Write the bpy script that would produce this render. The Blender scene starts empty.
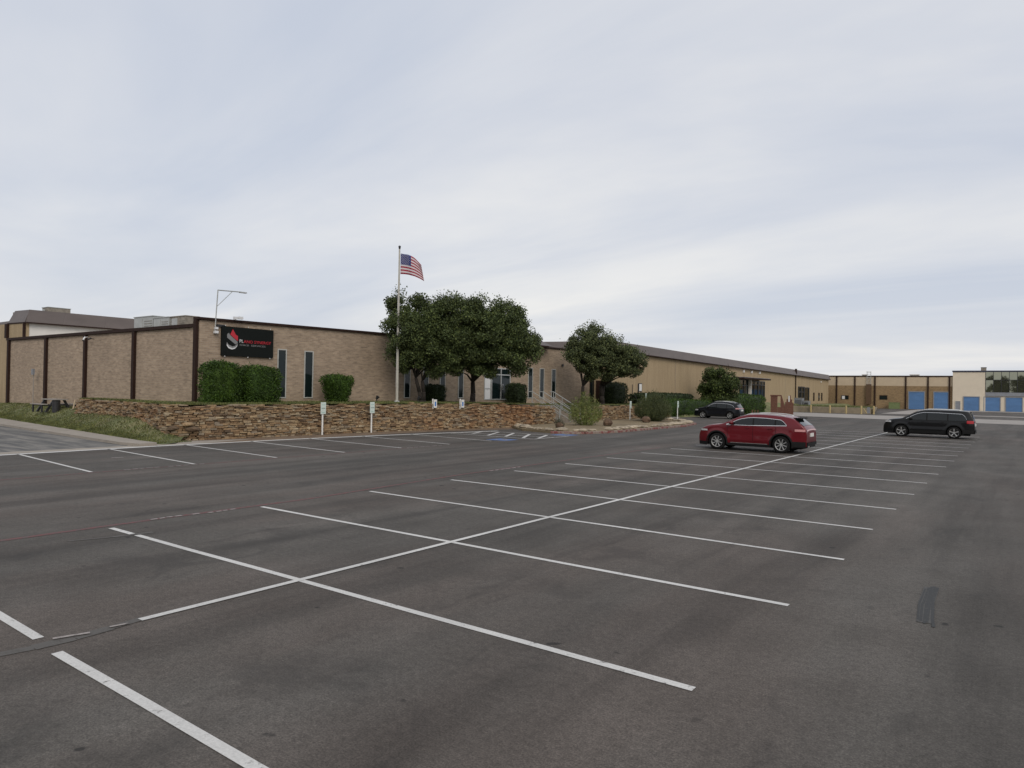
import bpy, math, random
import numpy as np
from mathutils import Vector, Matrix
random.seed(7); RNG = np.random.default_rng(7)
R = math.radians
sc = bpy.context.scene
col = sc.collection

# ------------------------------------------------------------------ materials
def new_mat(name):
    m = bpy.data.materials.new(name); m.use_nodes = True
    nt = m.node_tree; nt.nodes.clear()
    out = nt.nodes.new('ShaderNodeOutputMaterial'); b = nt.nodes.new('ShaderNodeBsdfPrincipled')
    nt.links.new(b.outputs[0], out.inputs[0])
    return m, nt, b
def N(nt, t, **kw):
    n = nt.nodes.new(t)
    for k, v in kw.items():
        if k.startswith('i_'): n.inputs[k[2:].replace('_', ' ')].default_value = v
        else: setattr(n, k, v)
    return n
def coords(nt, scale=(1, 1, 1), kind='world'):
    if kind == 'world': o = N(nt, 'ShaderNodeNewGeometry').outputs['Position']
    else: o = N(nt, 'ShaderNodeTexCoord').outputs['Object']
    mp = N(nt, 'ShaderNodeMapping'); mp.inputs['Scale'].default_value = scale
    nt.links.new(o, mp.inputs[0]); return mp.outputs[0]
def noise(nt, vec, scale, detail=4, rough=.55, dist=0):
    n = N(nt, 'ShaderNodeTexNoise'); n.inputs['Scale'].default_value = scale; n.inputs['Detail'].default_value = detail
    n.inputs['Roughness'].default_value = rough; n.inputs['Distortion'].default_value = dist
    nt.links.new(vec, n.inputs['Vector']); return n.outputs[0]
def ramp(nt, fac, stops):
    r = N(nt, 'ShaderNodeValToRGB'); e = r.color_ramp.elements
    while len(e) < len(stops): e.new(.5)
    for el, (p, c) in zip(e, stops):
        el.position = p; el.color = (c, c, c, 1) if isinstance(c, (int, float)) else (*c, 1)
    nt.links.new(fac, r.inputs[0]); return r.outputs[0]
def mix(nt, a, b, fac, mode='MIX'):
    m = N(nt, 'ShaderNodeMix', data_type='RGBA', blend_type=mode)
    for s, v in ((6, a), (7, b), (0, fac)):
        if hasattr(v, 'is_output') or isinstance(v, bpy.types.NodeSocket): nt.links.new(v, m.inputs[s])
        elif s == 0: m.inputs[0].default_value = v
        else: m.inputs[s].default_value = (*v, 1)
    return m.outputs[2]
def bump(nt, b, h, strength=.4, dist=.02):
    n = N(nt, 'ShaderNodeBump'); n.inputs['Strength'].default_value = strength; n.inputs['Distance'].default_value = dist
    nt.links.new(h, n.inputs['Height']); nt.links.new(n.outputs[0], b.inputs['Normal'])
def simple(name, c, rough=.6, metal=0., var=.12, scale=3., spec=.5, coat=0.):
    m, nt, b = new_mat(name)
    v = coords(nt)
    f = noise(nt, v, scale, 5)
    lo = tuple(x * (1 - var) for x in c); hi = tuple(min(1, x * (1 + var)) for x in c)
    nt.links.new(ramp(nt, f, [(.3, lo), (.7, hi)]), b.inputs['Base Color'])
    b.inputs['Roughness'].default_value = rough; b.inputs['Metallic'].default_value = metal
    b.inputs['Specular IOR Level'].default_value = spec; b.inputs['Coat Weight'].default_value = coat
    return m
def brick_mat(name, c1, c2, mortar):
    m, nt, b = new_mat(name)
    g = N(nt, 'ShaderNodeNewGeometry').outputs['Position']
    s = N(nt, 'ShaderNodeSeparateXYZ'); nt.links.new(g, s.inputs[0])
    a = N(nt, 'ShaderNodeMath', operation='ADD'); nt.links.new(s.outputs[0], a.inputs[0]); nt.links.new(s.outputs[1], a.inputs[1])
    cb = N(nt, 'ShaderNodeCombineXYZ'); nt.links.new(a.outputs[0], cb.inputs[0]); nt.links.new(s.outputs[2], cb.inputs[1])
    def br(w, h, ms, ca, cc, cm, bias=0):
        n = N(nt, 'ShaderNodeTexBrick'); n.inputs['Scale'].default_value = 1
        n.inputs['Brick Width'].default_value = w; n.inputs['Row Height'].default_value = h; n.inputs['Mortar Size'].default_value = ms
        n.inputs['Color1'].default_value = (*ca, 1); n.inputs['Color2'].default_value = (*cc, 1); n.inputs['Mortar'].default_value = (*cm, 1)
        n.inputs['Bias'].default_value = bias
        nt.links.new(cb.outputs[0], n.inputs['Vector']); return n
    n1 = br(.3, .1, .010, c1, c2, mortar)
    mp = N(nt, 'ShaderNodeMapping'); mp.inputs['Scale'].default_value = (.8, 3.2, 1); nt.links.new(cb.outputs[0], mp.inputs[0])
    nz = noise(nt, mp.outputs[0], 2.2, 6, .75)
    c = mix(nt, n1.outputs[0], ramp(nt, nz, [(.35, .72), (.5, 1.), (.65, 1.16)]), 1., 'MULTIPLY')
    nz2 = noise(nt, cb.outputs[0], .35, 3)
    c = mix(nt, c, ramp(nt, nz2, [(.3, .9), (.7, 1.08)]), 1., 'MULTIPLY')
    # damp dirt rising from the foot of the wall
    nt.links.new(c, b.inputs['Base Color']); b.inputs['Roughness'].default_value = .9
    bump(nt, b, n1.outputs[1], -.4, .01)
    return m
M = {}
M['brick'] = brick_mat('tan_brick', (.385, .29, .205), (.285, .21, .147), (.35, .29, .23))
M['far_brick'] = brick_mat('brown_brick', (.30, .20, .10), (.22, .145, .075), (.27, .2, .12))
M['brown_trim'] = simple('brown_trim', (.030, .016, .012), .7, spec=.15)
M['fascia_roof'] = None
M['white_wall'] = simple('white_painted_wall', (.72, .70, .66), .7, var=.05, scale=1)
M['beige'] = simple('beige_panel', (.50, .40, .28), .8, var=.05, scale=1)
M['beige_pale'] = simple('pale_render', (.64, .56, .44), .8, var=.04, scale=1)
M['trim_navy'] = simple('navy_trim', (.02, .025, .05), .5)
M['grey_trim'] = simple('grey_trim', (.22, .23, .25), .5)
M['blue_door'] = None
M['galv'] = simple('galvanised_metal', (.42, .43, .42), .55, .3, .12, 2)
M['galv_rust'] = simple('weathered_metal', (.26, .23, .19), .6, .2, .3, 4)
M['alu'] = simple('aluminium_frame', (.55, .56, .55), .4, .5, .06)
M['frame_white'] = simple('pale_window_frame', (.45, .45, .42), .5)
M['glass'] = simple('dark_window_glass', (.008, .015, .015), .05, 0, .1, 1, .35)
M['glass_mirror'] = simple('mirror_glass', (.32, .32, .24), .02, .9, .02, 1)
M['car_glass'] = simple('tinted_car_glass', (.006, .009, .010), .04, 0, 0, 1, .45)
M['black_panel'] = simple('black_sign_panel', (.008, .010, .009), .7, spec=.15)
M['letter_white'] = simple('letter_white', (.7, .7, .7), .5, var=.02)
M['letter_grey'] = simple('letter_grey', (.22, .22, .22), .5, var=.02)
M['letter_red'] = simple('letter_red', (.5, .02, .035), .5, var=.03)
M['post_white'] = simple('white_post_paint', (.72, .71, .68), .5, var=.06)
M['sign_green'] = simple('pale_green_sign', (.58, .66, .61), .4, var=.04)
M['sign_teal'] = simple('teal_sign_band', (.34, .52, .46), .4, var=.04)
M['sign_blue'] = simple('blue_sign_symbol', (.03, .16, .45), .4)
M['concrete'] = simple('worn_concrete', (.30, .265, .225), .9, var=.14, scale=1.2)
M['concrete_light'] = simple('light_concrete', (.30, .275, .25), .9, var=.1, scale=.6)
M['step_concrete'] = simple('step_concrete', (.21, .175, .135), .9, var=.12, scale=3)
M['kerb_red'] = None
M['yellow'] = simple('yellow_bollard_paint', (.44, .34, .16), .6, var=.12)
M['wood_red'] = simple('red_stained_wood', (.15, .065, .042), .8, var=.25, scale=5)
M['bark'] = simple('tree_bark', (.022, .017, .013), .95, var=.35, scale=8)
M['rail'] = simple('grey_handrail_paint', (.34, .35, .34), .5)
M['dark_metal'] = simple('dark_metal', (.025, .025, .028), .5)
M['pole'] = simple('flagpole_metal', (.46, .44, .38), .45, .2)
M['red_paint'] = simple('red_car_paint', (.125, .003, .008), .33, .15, .03, 2, .3, .45)
M['black_paint'] = simple('black_car_paint', (.004, .004, .0045), .3, 0, .03, 2, .25, .3)
M['black_paint2'] = simple('bluish_black_car_paint', (.005, .006, .009), .3, 0, .03, 2, .25, .3)
M['plastic'] = simple('black_plastic', (.012, .012, .012), .8, spec=.2)
M['tyre'] = simple('tyre_rubber', (.010, .010, .010), .9, spec=.2)
M['rim'] = simple('alloy_rim', (.50, .50, .49), .35, .5, .03)
M['rim_dark'] = simple('dark_wheel_barrel', (.012, .012, .012), .8)
M['chrome'] = simple('chrome_trim', (.75, .75, .74), .15, .9, .02)
M['silver_roof'] = simple('silver_rail', (.62, .62, .60), .35, .4, .03)
M['lamp_clear'] = simple('clear_lamp', (.6, .6, .6), .1, .2, .05)
M['lamp_red'] = simple('red_lamp', (.40, .01, .015), .12, 0, .1, 3, .6)
M['lamp_pink'] = simple('pale_red_lamp', (.55, .27, .27), .12, 0, .1, 3, .6)
M['flag_red'] = simple('flag_red', (.30, .02, .045), .8)
M['flag_white'] = simple('flag_white', (.58, .54, .55), .8, var=.03)
M['flag_blue'] = simple('flag_blue', (.03, .04, .16), .8)
M['orange'] = simple('rusty_pipe', (.30, .11, .03), .7, var=.2)
M['dirt_wall'] = simple('tan_stained_concrete', (.26, .215, .15), .95, var=.3, scale=.8)
M['dirt'] = simple('bare_soil', (.16, .11, .07), .95, var=.3, scale=2)
M['green_box'] = simple('green_cabinet', (.16, .2, .08), .6)

def tan_ribbed():
    m, nt, b = new_mat('tan_aggregate_wall')
    v = coords(nt, (1.6, 1.6, .16)); f = noise(nt, v, 1.6, 6, .7)
    v2 = coords(nt); f2 = noise(nt, v2, 6., 4, .7)
    c = ramp(nt, f, [(.3, (.32, .235, .14)), (.5, (.37, .28, .17)), (.7, (.42, .32, .20))])
    c = mix(nt, c, ramp(nt, f2, [(.3, .85), (.7, 1.12)]), 1., 'MULTIPLY')
    nt.links.new(c, b.inputs['Base Color']); b.inputs['Roughness'].default_value = .95
    bump(nt, b, f2, .5, .03); return m
M['tan_wall'] = tan_ribbed()
def seam_mat(name, c, period=.45, axis='sum', soft=.55):
    m, nt, b = new_mat(name)
    g = N(nt, 'ShaderNodeNewGeometry').outputs['Position']
    s = N(nt, 'ShaderNodeSeparateXYZ'); nt.links.new(g, s.inputs[0])
    a = N(nt, 'ShaderNodeMath', operation='ADD')
    if axis == 'sum': nt.links.new(s.outputs[0], a.inputs[0]); nt.links.new(s.outputs[1], a.inputs[1])
    else: nt.links.new(s.outputs[2], a.inputs[0]); a.inputs[1].default_value = 0
    md = N(nt, 'ShaderNodeMath', operation='PINGPONG'); md.inputs[1].default_value = period / 2; nt.links.new(a.outputs[0], md.inputs[0])
    h = ramp(nt, md.outputs[0], [(0, .0), (.03, 1.)])
    f = noise(nt, coords(nt, (.3, .3, 1)), 1.5, 5, .6)
    cc = ramp(nt, f, [(.3, tuple(x * .85 for x in c)), (.7, tuple(x * 1.12 for x in c))])
    cc = mix(nt, tuple(x * soft for x in c), cc, h)
    nt.links.new(cc, b.inputs['Base Color']); b.inputs['Roughness'].default_value = .55
    bump(nt, b, h, .6, .03); return m
M['fascia_roof'] = seam_mat('ribbed_metal_fascia', (.120, .098, .090), 3.1, soft=.9)
M['blue_door'] = seam_mat('blue_roller_shutter', (.085, .19, .38), .25, 'z')

def foliage(name, base, var=.55):
    m, nt, b = new_mat(name)
    g = N(nt, 'ShaderNodeNewGeometry')
    lo = tuple(x * (1 - var) for x in base); hi = tuple(x * (1 + var) for x in base)
    hi = (hi[0] * 1.15, hi[1], hi[2] * .8)
    c1 = ramp(nt, g.outputs['Random Per Island'], [(0, lo), (.6, base), (1, hi)])
    f = noise(nt, coords(nt), .9, 3)
    c = mix(nt, c1, ramp(nt, f, [(.35, .7), (.65, 1.25)]), 1., 'MULTIPLY')
    nt.links.new(c, b.inputs['Base Color']); b.inputs['Roughness'].default_value = .6
    b.inputs['Specular IOR Level'].default_value = .25
    return m
M['leaf_dark'] = foliage('dark_tree_leaves', (.072, .100, .036))
M['leaf_mid'] = foliage('olive_tree_leaves', (.088, .112, .050))
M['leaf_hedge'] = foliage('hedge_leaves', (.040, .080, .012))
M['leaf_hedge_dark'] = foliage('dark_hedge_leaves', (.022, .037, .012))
M['leaf_bush'] = foliage('bush_leaves', (.052, .076, .022))
M['leaf_light'] = foliage('light_feathery_leaves', (.155, .19, .06), .3)
M['leaf_sage'] = foliage('sage_feathery_leaves', (.075, .095, .04), .35)
M['blade'] = foliage('grass_blades', (.112, .128, .046), .4)

def grass_mat(name, g1, g2, dry):
    m, nt, b = new_mat(name)
    v = coords(nt); f = noise(nt, v, .8, 6, .65); f2 = noise(nt, v, 14, 4, .7); f3 = noise(nt, v, .25, 3)
    c = ramp(nt, f2, [(.3, g1), (.7, g2)])
    c = mix(nt, c, dry, ramp(nt, f, [(.42, 0.), (.68, .8)]))
    c = mix(nt, c, ramp(nt, f3, [(.35, .8), (.65, 1.15)]), 1., 'MULTIPLY')
    nt.links.new(c, b.inputs['Base Color']); b.inputs['Roughness'].default_value = .95
    bump(nt, b, f2, .8, .05); return m
M['grass'] = grass_mat('patchy_grass', (.090, .110, .038), (.140, .155, .060), (.24, .205, .105))
M['gravel'] = grass_mat('pale_gravel', (.19, .145, .085), (.29, .23, .14), (.15, .11, .06))

def stone_mat():
    m, nt, b = new_mat('rusty_sandstone')
    g = N(nt, 'ShaderNodeNewGeometry')
    c = ramp(nt, g.outputs['Random Per Island'], [(0, (.10, .07, .045)), (.2, (.19, .12, .065)), (.45, (.27, .18, .10)), (.7, (.31, .225, .13)), (.85, (.21, .17, .125)), (1, (.39, .31, .20))])
    f = noise(nt, coords(nt), 9, 5, .7); f2 = noise(nt, coords(nt), .35, 3)
    c = mix(nt, c, ramp(nt, f, [(.3, .75), (.7, 1.45)]), 1., 'MULTIPLY')
    c = mix(nt, c, mix(nt, c, (1., .66, .48), 1., 'MULTIPLY'), ramp(nt, f2, [(.5, 0.), (.64, .55)]))
    nt.links.new(c, b.inputs['Base Color']); b.inputs['Roughness'].default_value = .95
    bump(nt, b, f, .6, .03); return m
M['stone'] = stone_mat()
M['rock'] = simple('rough_rock', (.34, .285, .21), .95, var=.5, scale=2.2)
M['rock_red'] = simple('red_brown_rock', (.11, .07, .045), .95, var=.5, scale=5)

def asphalt():
    m, nt, b = new_mat('sealed_asphalt')
    v = coords(nt)
    grain = noise(nt, v, 55, 3, .8); fine = noise(nt, v, 14, 5, .75); mid = noise(nt, v, .55, 6, .62, .4); big = noise(nt, v, .09, 4, .6, .5)
    st = noise(nt, coords(nt, (1.1, .10, 1)), .9, 6, .6, .35); st2 = noise(nt, coords(nt, (.45, .035, 1)), 1, 4, .55)
    c = ramp(nt, mid, [(.30, (.074, .067, .059)), (.5, (.089, .081, .072)), (.70, (.107, .098, .088))])
    c = mix(nt, c, ramp(nt, big, [(.3, .88), (.7, 1.12)]), 1., 'MULTIPLY')
    c = mix(nt, c, ramp(nt, st, [(.36, .74), (.5, 1.), (.66, 1.14)]), 1., 'MULTIPLY')
    c = mix(nt, c, ramp(nt, st2, [(.32, .80), (.65, 1.10)]), 1., 'MULTIPLY')
    c = mix(nt, c, ramp(nt, fine, [(.35, .78), (.65, 1.18)]), 1., 'MULTIPLY')
    c = mix(nt, c, ramp(nt, grain, [(.30, .50), (.5, 1.), (.72, 1.6)]), 1., 'MULTIPLY')
    agg = noise(nt, v, 130, 2, .5)
    c = mix(nt, c, (.26, .25, .235), ramp(nt, agg, [(.70, 0.), (.74, .55)]))
    # dark oily blotches and wandering stains
    sp = noise(nt, coords(nt, (1, .55, 1)), 1.15, 7, .7, .8)
    c = mix(nt, c, (.036, .034, .032), ramp(nt, sp, [(.575, 0.), (.70, .50)]))
    dots = noise(nt, v, 3.3, 2, .4)
    c = mix(nt, c, (.022, .021, .020), ramp(nt, dots, [(.735, 0.), (.77, .85)]))
    g3 = N(nt, 'ShaderNodeNewGeometry').outputs['Position']; sx = N(nt, 'ShaderNodeSeparateXYZ'); nt.links.new(g3, sx.inputs[0])
    def band(c0, w0):   # 1 within w0 of x = c0
        a_ = N(nt, 'ShaderNodeMath', operation='SUBTRACT'); a_.inputs[1].default_value = c0; nt.links.new(sx.outputs[0], a_.inputs[0])
        b_ = N(nt, 'ShaderNodeMath', operation='ABSOLUTE'); nt.links.new(a_.outputs[0], b_.inputs[0])
        m_ = N(nt, 'ShaderNodeMapRange', interpolation_type='SMOOTHSTEP'); m_.inputs[1].default_value = w0; m_.inputs[2].default_value = w0 * .2; m_.inputs[3].default_value = 0; m_.inputs[4].default_value = 1
        nt.links.new(b_.outputs[0], m_.inputs[0]); return m_.outputs[0]
    def mul(a_, b_):
        m_ = N(nt, 'ShaderNodeMath', operation='MULTIPLY'); nt.links.new(a_, m_.inputs[0]); nt.links.new(b_, m_.inputs[1]); return m_.outputs[0]
    drip = noise(nt, v, .85, 5, .62, .3); wob = noise(nt, coords(nt, (.6, .07, 1)), 1.3, 4, .6)
    for c0 in (-10.3, -4.9): c = mix(nt, c, (.040, .037, .034), mul(band(c0, 2.0), ramp(nt, drip, [(.50, 0.), (.66, .50)])))
    for c0, w0 in ((.45, .75), (2.2, .9), (4.2, 1.), (-15.1, .6), (-16.9, .6), (-18.6, .7)): c = mix(nt, c, (.046, .043, .039), mul(band(c0, w0), ramp(nt, wob, [(.34, 0.), (.60, .55)])))
    # slightly reddish worn zone
    rd = noise(nt, coords(nt, (.5, .12, 1)), .6, 4)
    c = mix(nt, c, mix(nt, c, (1.045, .975, .955), 1., 'MULTIPLY'), ramp(nt, rd, [(.45, 0.), (.62, 1.)]))
    nt.links.new(c, b.inputs['Base Color']); b.inputs['Roughness'].default_value = .85; b.inputs['Specular IOR Level'].default_value = .3
    bump(nt, b, grain, .5, .008)
    return m
M['asphalt'] = asphalt()
def old_asphalt():
    m, nt, b = new_mat('old_bleached_asphalt')
    st = noise(nt, coords(nt, (.22, 1.6, 1)), 1.1, 6, .7, .4)
    c = ramp(nt, st, [(.38, (.07, .07, .07)), (.52, (.14, .135, .125)), (.62, (.21, .195, .175))])
    nt.links.new(c, b.inputs['Base Color']); b.inputs['Roughness'].default_value = .9; return m
M['old_asphalt'] = old_asphalt()
def paint(name, c, wear=.45, under=(.12, .11, .10), scale=9.):
    m, nt, b = new_mat(name)
    f = noise(nt, coords(nt), scale, 6, .75); f2 = noise(nt, coords(nt), 45, 3, .7); f3 = noise(nt, coords(nt), .7, 3)
    cc = mix(nt, c, tuple(x * .82 for x in c), ramp(nt, f2, [(.35, 1.), (.65, 0.)]))
    cc = mix(nt, cc, ramp(nt, f3, [(.3, .88), (.7, 1.08)]), 1., 'MULTIPLY')
    w = N(nt, 'ShaderNodeMapRange'); w.inputs[1].default_value = 1 - wear - .06; w.inputs[2].default_value = 1 - wear + .06
    nt.links.new(f, w.inputs[0]); cc = mix(nt, cc, under, w.outputs[0])
    nt.links.new(cc, b.inputs['Base Color']); b.inputs['Roughness'].default_value = .7; return m
M['line_white'] = paint('worn_white_paint', (.62, .61, .585), .36, (.10, .093, .084))
M['line_faint'] = paint('faded_white_paint', (.36, .32, .30), .42, (.09, .08, .07))
M['line_red'] = paint('faded_red_paint', (.15, .045, .042), .48, (.08, .06, .055))
M['line_blue'] = paint('faded_blue_paint', (.09, .17, .38), .38, (.08, .08, .08))
M['kerb_red'] = paint('chipped_red_kerb_paint', (.20, .045, .04), .50, (.26, .21, .17), 2.5)
M['tyre_smudge'] = paint('rubber_smudge', (.052, .050, .047), .50, (.080, .075, .068), 30)
M['tyre_mark'] = paint('rubber_skid_mark', (.026, .027, .027), .40, (.058, .054, .05), 22)
M['tar'] = paint('cracked_tar_patch', (.066, .058, .049), .56, (.084, .077, .068), 7)

# ------------------------------------------------------------------ builders
def wloc(o):
    v = Vector((0, 0, 0))
    while o is not None: v = v + o.location; o = o.parent
    return v
class MB:
    def __init__(s): s.v = []; s.f = []; s.m = []; s.cur = 0
    def add(s, vs, fs):
        n = len(s.v); s.v += [tuple(p) for p in vs]; s.f += [tuple(i + n for i in f) for f in fs]; s.m += [s.cur] * len(fs); return s
    def box(s, x0, x1, y0, y1, z0, z1):
        vs = [(x, y, z) for z in (z0, z1) for x, y in ((x0, y0), (x1, y0), (x1, y1), (x0, y1))]
        return s.add(vs, [(3, 2, 1, 0), (4, 5, 6, 7), (0, 1, 5, 4), (1, 2, 6, 5), (2, 3, 7, 6), (3, 0, 4, 7)])
    def hexa(s, p):   # 8 points: bottom 4, top 4
        return s.add(p, [(3, 2, 1, 0), (4, 5, 6, 7), (0, 1, 5, 4), (1, 2, 6, 5), (2, 3, 7, 6), (3, 0, 4, 7)])
    def prism(s, pts, z0, z1):
        n = len(pts); vs = [(x, y, z0) for x, y in pts] + [(x, y, z1) for x, y in pts]
        return s.add(vs, [tuple(range(n))[::-1], tuple(range(n, 2 * n))] + [(i, (i + 1) % n, (i + 1) % n + n, i + n) for i in range(n)])
    def tube(s, a, b, r0, r1=None, n=8, caps=True):
        a = Vector(a); b = Vector(b); r1 = r0 if r1 is None else r1
        d = (b - a).normalized(); u = d.orthogonal().normalized(); w = d.cross(u)
        vs = []
        for p, r in ((a, r0), (b, r1)):
            for i in range(n):
                t = 2 * math.pi * i / n; vs.append(p + u * math.cos(t) * r + w * math.sin(t) * r)
        fs = [(i, (i + 1) % n, (i + 1) % n + n, i + n) for i in range(n)]
        if caps: fs += [tuple(range(n))[::-1], tuple(range(n, 2 * n))]
        return s.add(vs, fs)
    def path(s, pts, rads, n=7):
        for i in range(len(pts) - 1): s.tube(pts[i], pts[i + 1], rads[i], rads[i + 1], n)
        return s
    def sheet(s, pts, z): return s.add([(x, y, z) for x, y in pts], [tuple(range(len(pts)))])
    def ball(s, c, r, n=8, m=6, sq=(1, 1, 1)):
        vs = []; fs = []
        for j in range(m + 1):
            ph = math.pi * j / m
            for i in range(n):
                t = 2 * math.pi * i / n; vs.append((c[0] + r * sq[0] * math.sin(ph) * math.cos(t), c[1] + r * sq[1] * math.sin(ph) * math.sin(t), c[2] + r * sq[2] * math.cos(ph)))
        for j in range(m):
            for i in range(n): fs.append((j * n + i, (j + 1) * n + i, (j + 1) * n + (i + 1) % n, j * n + (i + 1) % n))
        return s.add(vs, fs)
    def build(s, name, mats, parent=None, local=False, smooth=False, origin=None):
        if not isinstance(mats, (list, tuple)): mats = [mats]
        me = bpy.data.meshes.new(name)
        off = Vector((0, 0, 0)) if local else (wloc(parent) if parent else Vector(origin) if origin else Vector((0, 0, 0)))
        me.from_pydata([(x - off.x, y - off.y, z - off.z) for x, y, z in s.v], [], s.f)
        for m in mats: me.materials.append(m)
        me.polygons.foreach_set('material_index', s.m)
        if smooth: me.polygons.foreach_set('use_smooth', [True] * len(s.f))
        me.update()
        o = bpy.data.objects.new(name, me); col.objects.link(o)
        if parent: o.parent = parent
        elif origin: o.location = origin
        return o
def tag(o, label=None, cat=None, group=None, kind=None):
    if label: o['label'] = label
    if cat: o['category'] = cat
    if group: o['group'] = group
    if kind: o['kind'] = kind
    return o
def thing(name, loc, label, cat, group=None, rz=0):
    o = bpy.data.objects.new(name, None); o.empty_display_size = .2; col.objects.link(o)
    o.location = loc; o.rotation_euler = (0, 0, rz); return tag(o, label, cat, group)
def struct(mb, name, mat, **k): return tag(mb.build(name, mat, **k), kind='structure')
def raw_mesh(name, V, nq, mat, parent=None, origin=None, core=None):
    """quads: V (4*nq,3); core: (verts, faces) appended"""
    off = wloc(parent) if parent else Vector(origin or (0, 0, 0)); off = np.array(off)
    V = V - off; faces = np.arange(4 * nq).reshape(nq, 4)
    me = bpy.data.meshes.new(name)
    if core is not None:
        cv = np.array(core[0], float) - off; cf = np.array(core[1]) + len(V)
        V = np.concatenate([V, cv]); faces = np.concatenate([faces, cf])
    me.vertices.add(len(V)); me.vertices.foreach_set('co', V.astype(np.float32).ravel())
    k = len(faces); me.loops.add(4 * k); me.loops.foreach_set('vertex_index', faces.astype(np.int32).ravel())
    me.polygons.add(k); me.polygons.foreach_set('loop_start', np.arange(0, 4 * k, 4, dtype=np.int32))
    me.update(calc_edges=True); me.validate(); me.materials.append(mat)
    o = bpy.data.objects.new(name, me); col.objects.link(o)
    if parent: o.parent = parent
    elif origin: o.location = origin
    return o
def leafquads(P, size, aspect=.55, up=None, rng=RNG):
    n = len(P); a = rng.normal(size=(n, 3))
    if up is not None: a = a * (1 - up[1]) + np.array(up[0]) * up[1]
    a /= np.linalg.norm(a, axis=1)[:, None]
    b = np.cross(a, rng.normal(size=(n, 3))); b /= np.linalg.norm(b, axis=1)[:, None]
    s = (size * rng.uniform(.7, 1.3, n))[:, None]
    V = np.stack([P - a * s / 2, P - b * s * aspect / 2, P + a * s / 2, P + b * s * aspect / 2], 1)
    return V.reshape(-1, 3)

# ------------------------------------------------------------------ ground
A = 900
struct(MB().sheet([(-A, -A), (A, -A), (A, A), (-A, A)], -.02), 'ground', M['asphalt'])
struct(MB().sheet([(-28.6, -60), (40, -60), (40, 84), (-28.6, 84)], .0), 'parking_lot', M['asphalt'])
# bleached older pavement beyond the left end of the stalls, concrete strip beside it
struct(MB().sheet([(-95, -50), (-29.4, -50), (-29.4, 14.05), (-38, 14.4), (-52, 16.2), (-95, 22)], -.004), 'old_pavement', M['old_asphalt'])
struct(MB().sheet([(-29.4, -50), (-28.6, -50), (-28.6, 14.6), (-29.4, 14.3)], .002), 'concrete_strip', M['concrete'])
def ysw(x): return 14.45 + max(0, -30 - x) * .108
# sidewalk with its kerb
mb = MB()
xs = [-28.75, -30.2, -33, -37, -42, -48, -56, -75, -95]
for a, b in zip(xs[:-1], xs[1:]):
    ya, yb = ysw(a) - (.15 if a < -30 else 0), ysw(b) - .15
    mb.hexa([(b, yb - 0.45 - .035 * (-30 - b), -.1), (a, ya - .45 - .035 * max(0, -30 - a), -.1), (a, ysw(a) + .25, -.1), (b, ysw(b) + .25, -.1),
             (b, yb - 0.45 - .035 * (-30 - b), .11), (a, ya - .45 - .035 * max(0, -30 - a), .11), (a, ysw(a) + .25, .13), (b, ysw(b) + .25, .13)])
struct(mb, 'sidewalk', M['concrete'])
struct(MB().sheet([(-31.5, 13.9), (-28.7, 13.9), (-28.55, 16.5), (-29.4, 19.5), (-30.4, 16.2), (-31.5, 15.2)], .006), 'sidewalk_end', M['concrete'])
struct(MB().sheet([(-30.6, 14.9), (-28.3, 14.9), (-28.0, 30), (-26.6, 36), (-28.2, 44), (-31, 44), (-31, 20)], .004), 'dirt_verge', M['dirt'])
# grass bank
def gz(x, y):
    d = (y - ysw(x)) / 2.5; d = max(0, min(1, d)); s = d * d * (3 - 2 * d); k = max(0, min(1, (-30 - x) / 4.5))
    return .02 + .86 * s * k * 1. + .08 * min(1, k * 3)
def grid(name, mat, us, rowf, kind='structure', zf=None):
    mb = MB(); n = 13
    vs = []; fs = []
    for x in us:
        y0, y1 = rowf(x)
        for j in range(n):
            y = y0 + (y1 - y0) * j / (n - 1); vs.append((x, y, zf(x, y)))
    for i in range(len(us) - 1):
        for j in range(n - 1): a = i * n + j; fs.append((a, a + n, a + n + 1, a + 1))
    mb.add(vs, fs); o = mb.build(name, mat, smooth=True); tag(o, kind=kind); return o
us = list(np.linspace(-95, -29.0, 90))
lawn_lo = grid('grass_bank', M['grass'], us, lambda x: (ysw(x) + .2, 20.1 if x < -31 else 17.2 + (x + 31) * -.8), zf=lambda x, y: gz(x, y) + .03 * math.sin(x * 2.1) * math.sin(y * 3.3))
# raised lawn behind the stone wall: polyline of the wall face, x as a function of y
WALL = [(-43.6, 17.75), (-39.5, 17.5), (-36.0, 17.15), (-33.0, 16.7), (-31.2, 16.5), (-30.5, 17.3), (-30.25, 20.0), (-30.1, 24.), (-30.0, 27.5), (-29.3, 31.5), (-28.5, 35.5), (-28.1, 40.), (-28.1, 43.7)]
WALL2 = [(-28.7, 47.6), (-28.5, 52), (-28.4, 58), (-27.9, 63.), (-28.6, 66.0)]
def lz(y): return 1.60 if y < 36 else 1.60 - .28 * min(1, (y - 36) / 14)
mb = MB()
mb.sheet([(p[0] - .12, p[1] + .2) for p in WALL[:5]] + [(-31.0, 20.02)] + [(-43.8, 20.02)], 1.61)
mb.sheet([(-31.0, 20.02), (-31.2, 16.75), (-30.7, 17.3), (-30.4, 20.02)], 1.612)
ys = list(np.linspace(20.0, 43.9, 40))
def wx(y, W=WALL[5:]):
    return float(np.interp(y, [p[1] for p in W], [p[0] for p in W])) - .2
vs = []; fs = []; n = 9
for y in ys:
    for j in range(n):
        x = -35.2 + (wx(y) + 35.2) * j / (n - 1); vs.append((x, y, lz(y) + .02 * math.sin(x * 3 + y * 2) + .01))
for i in range(len(ys) - 1):
    for j in range(n - 1): a = i * n + j; fs.append((a, a + 1, a + n + 1, a + n))
mb.add(vs, fs)
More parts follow.
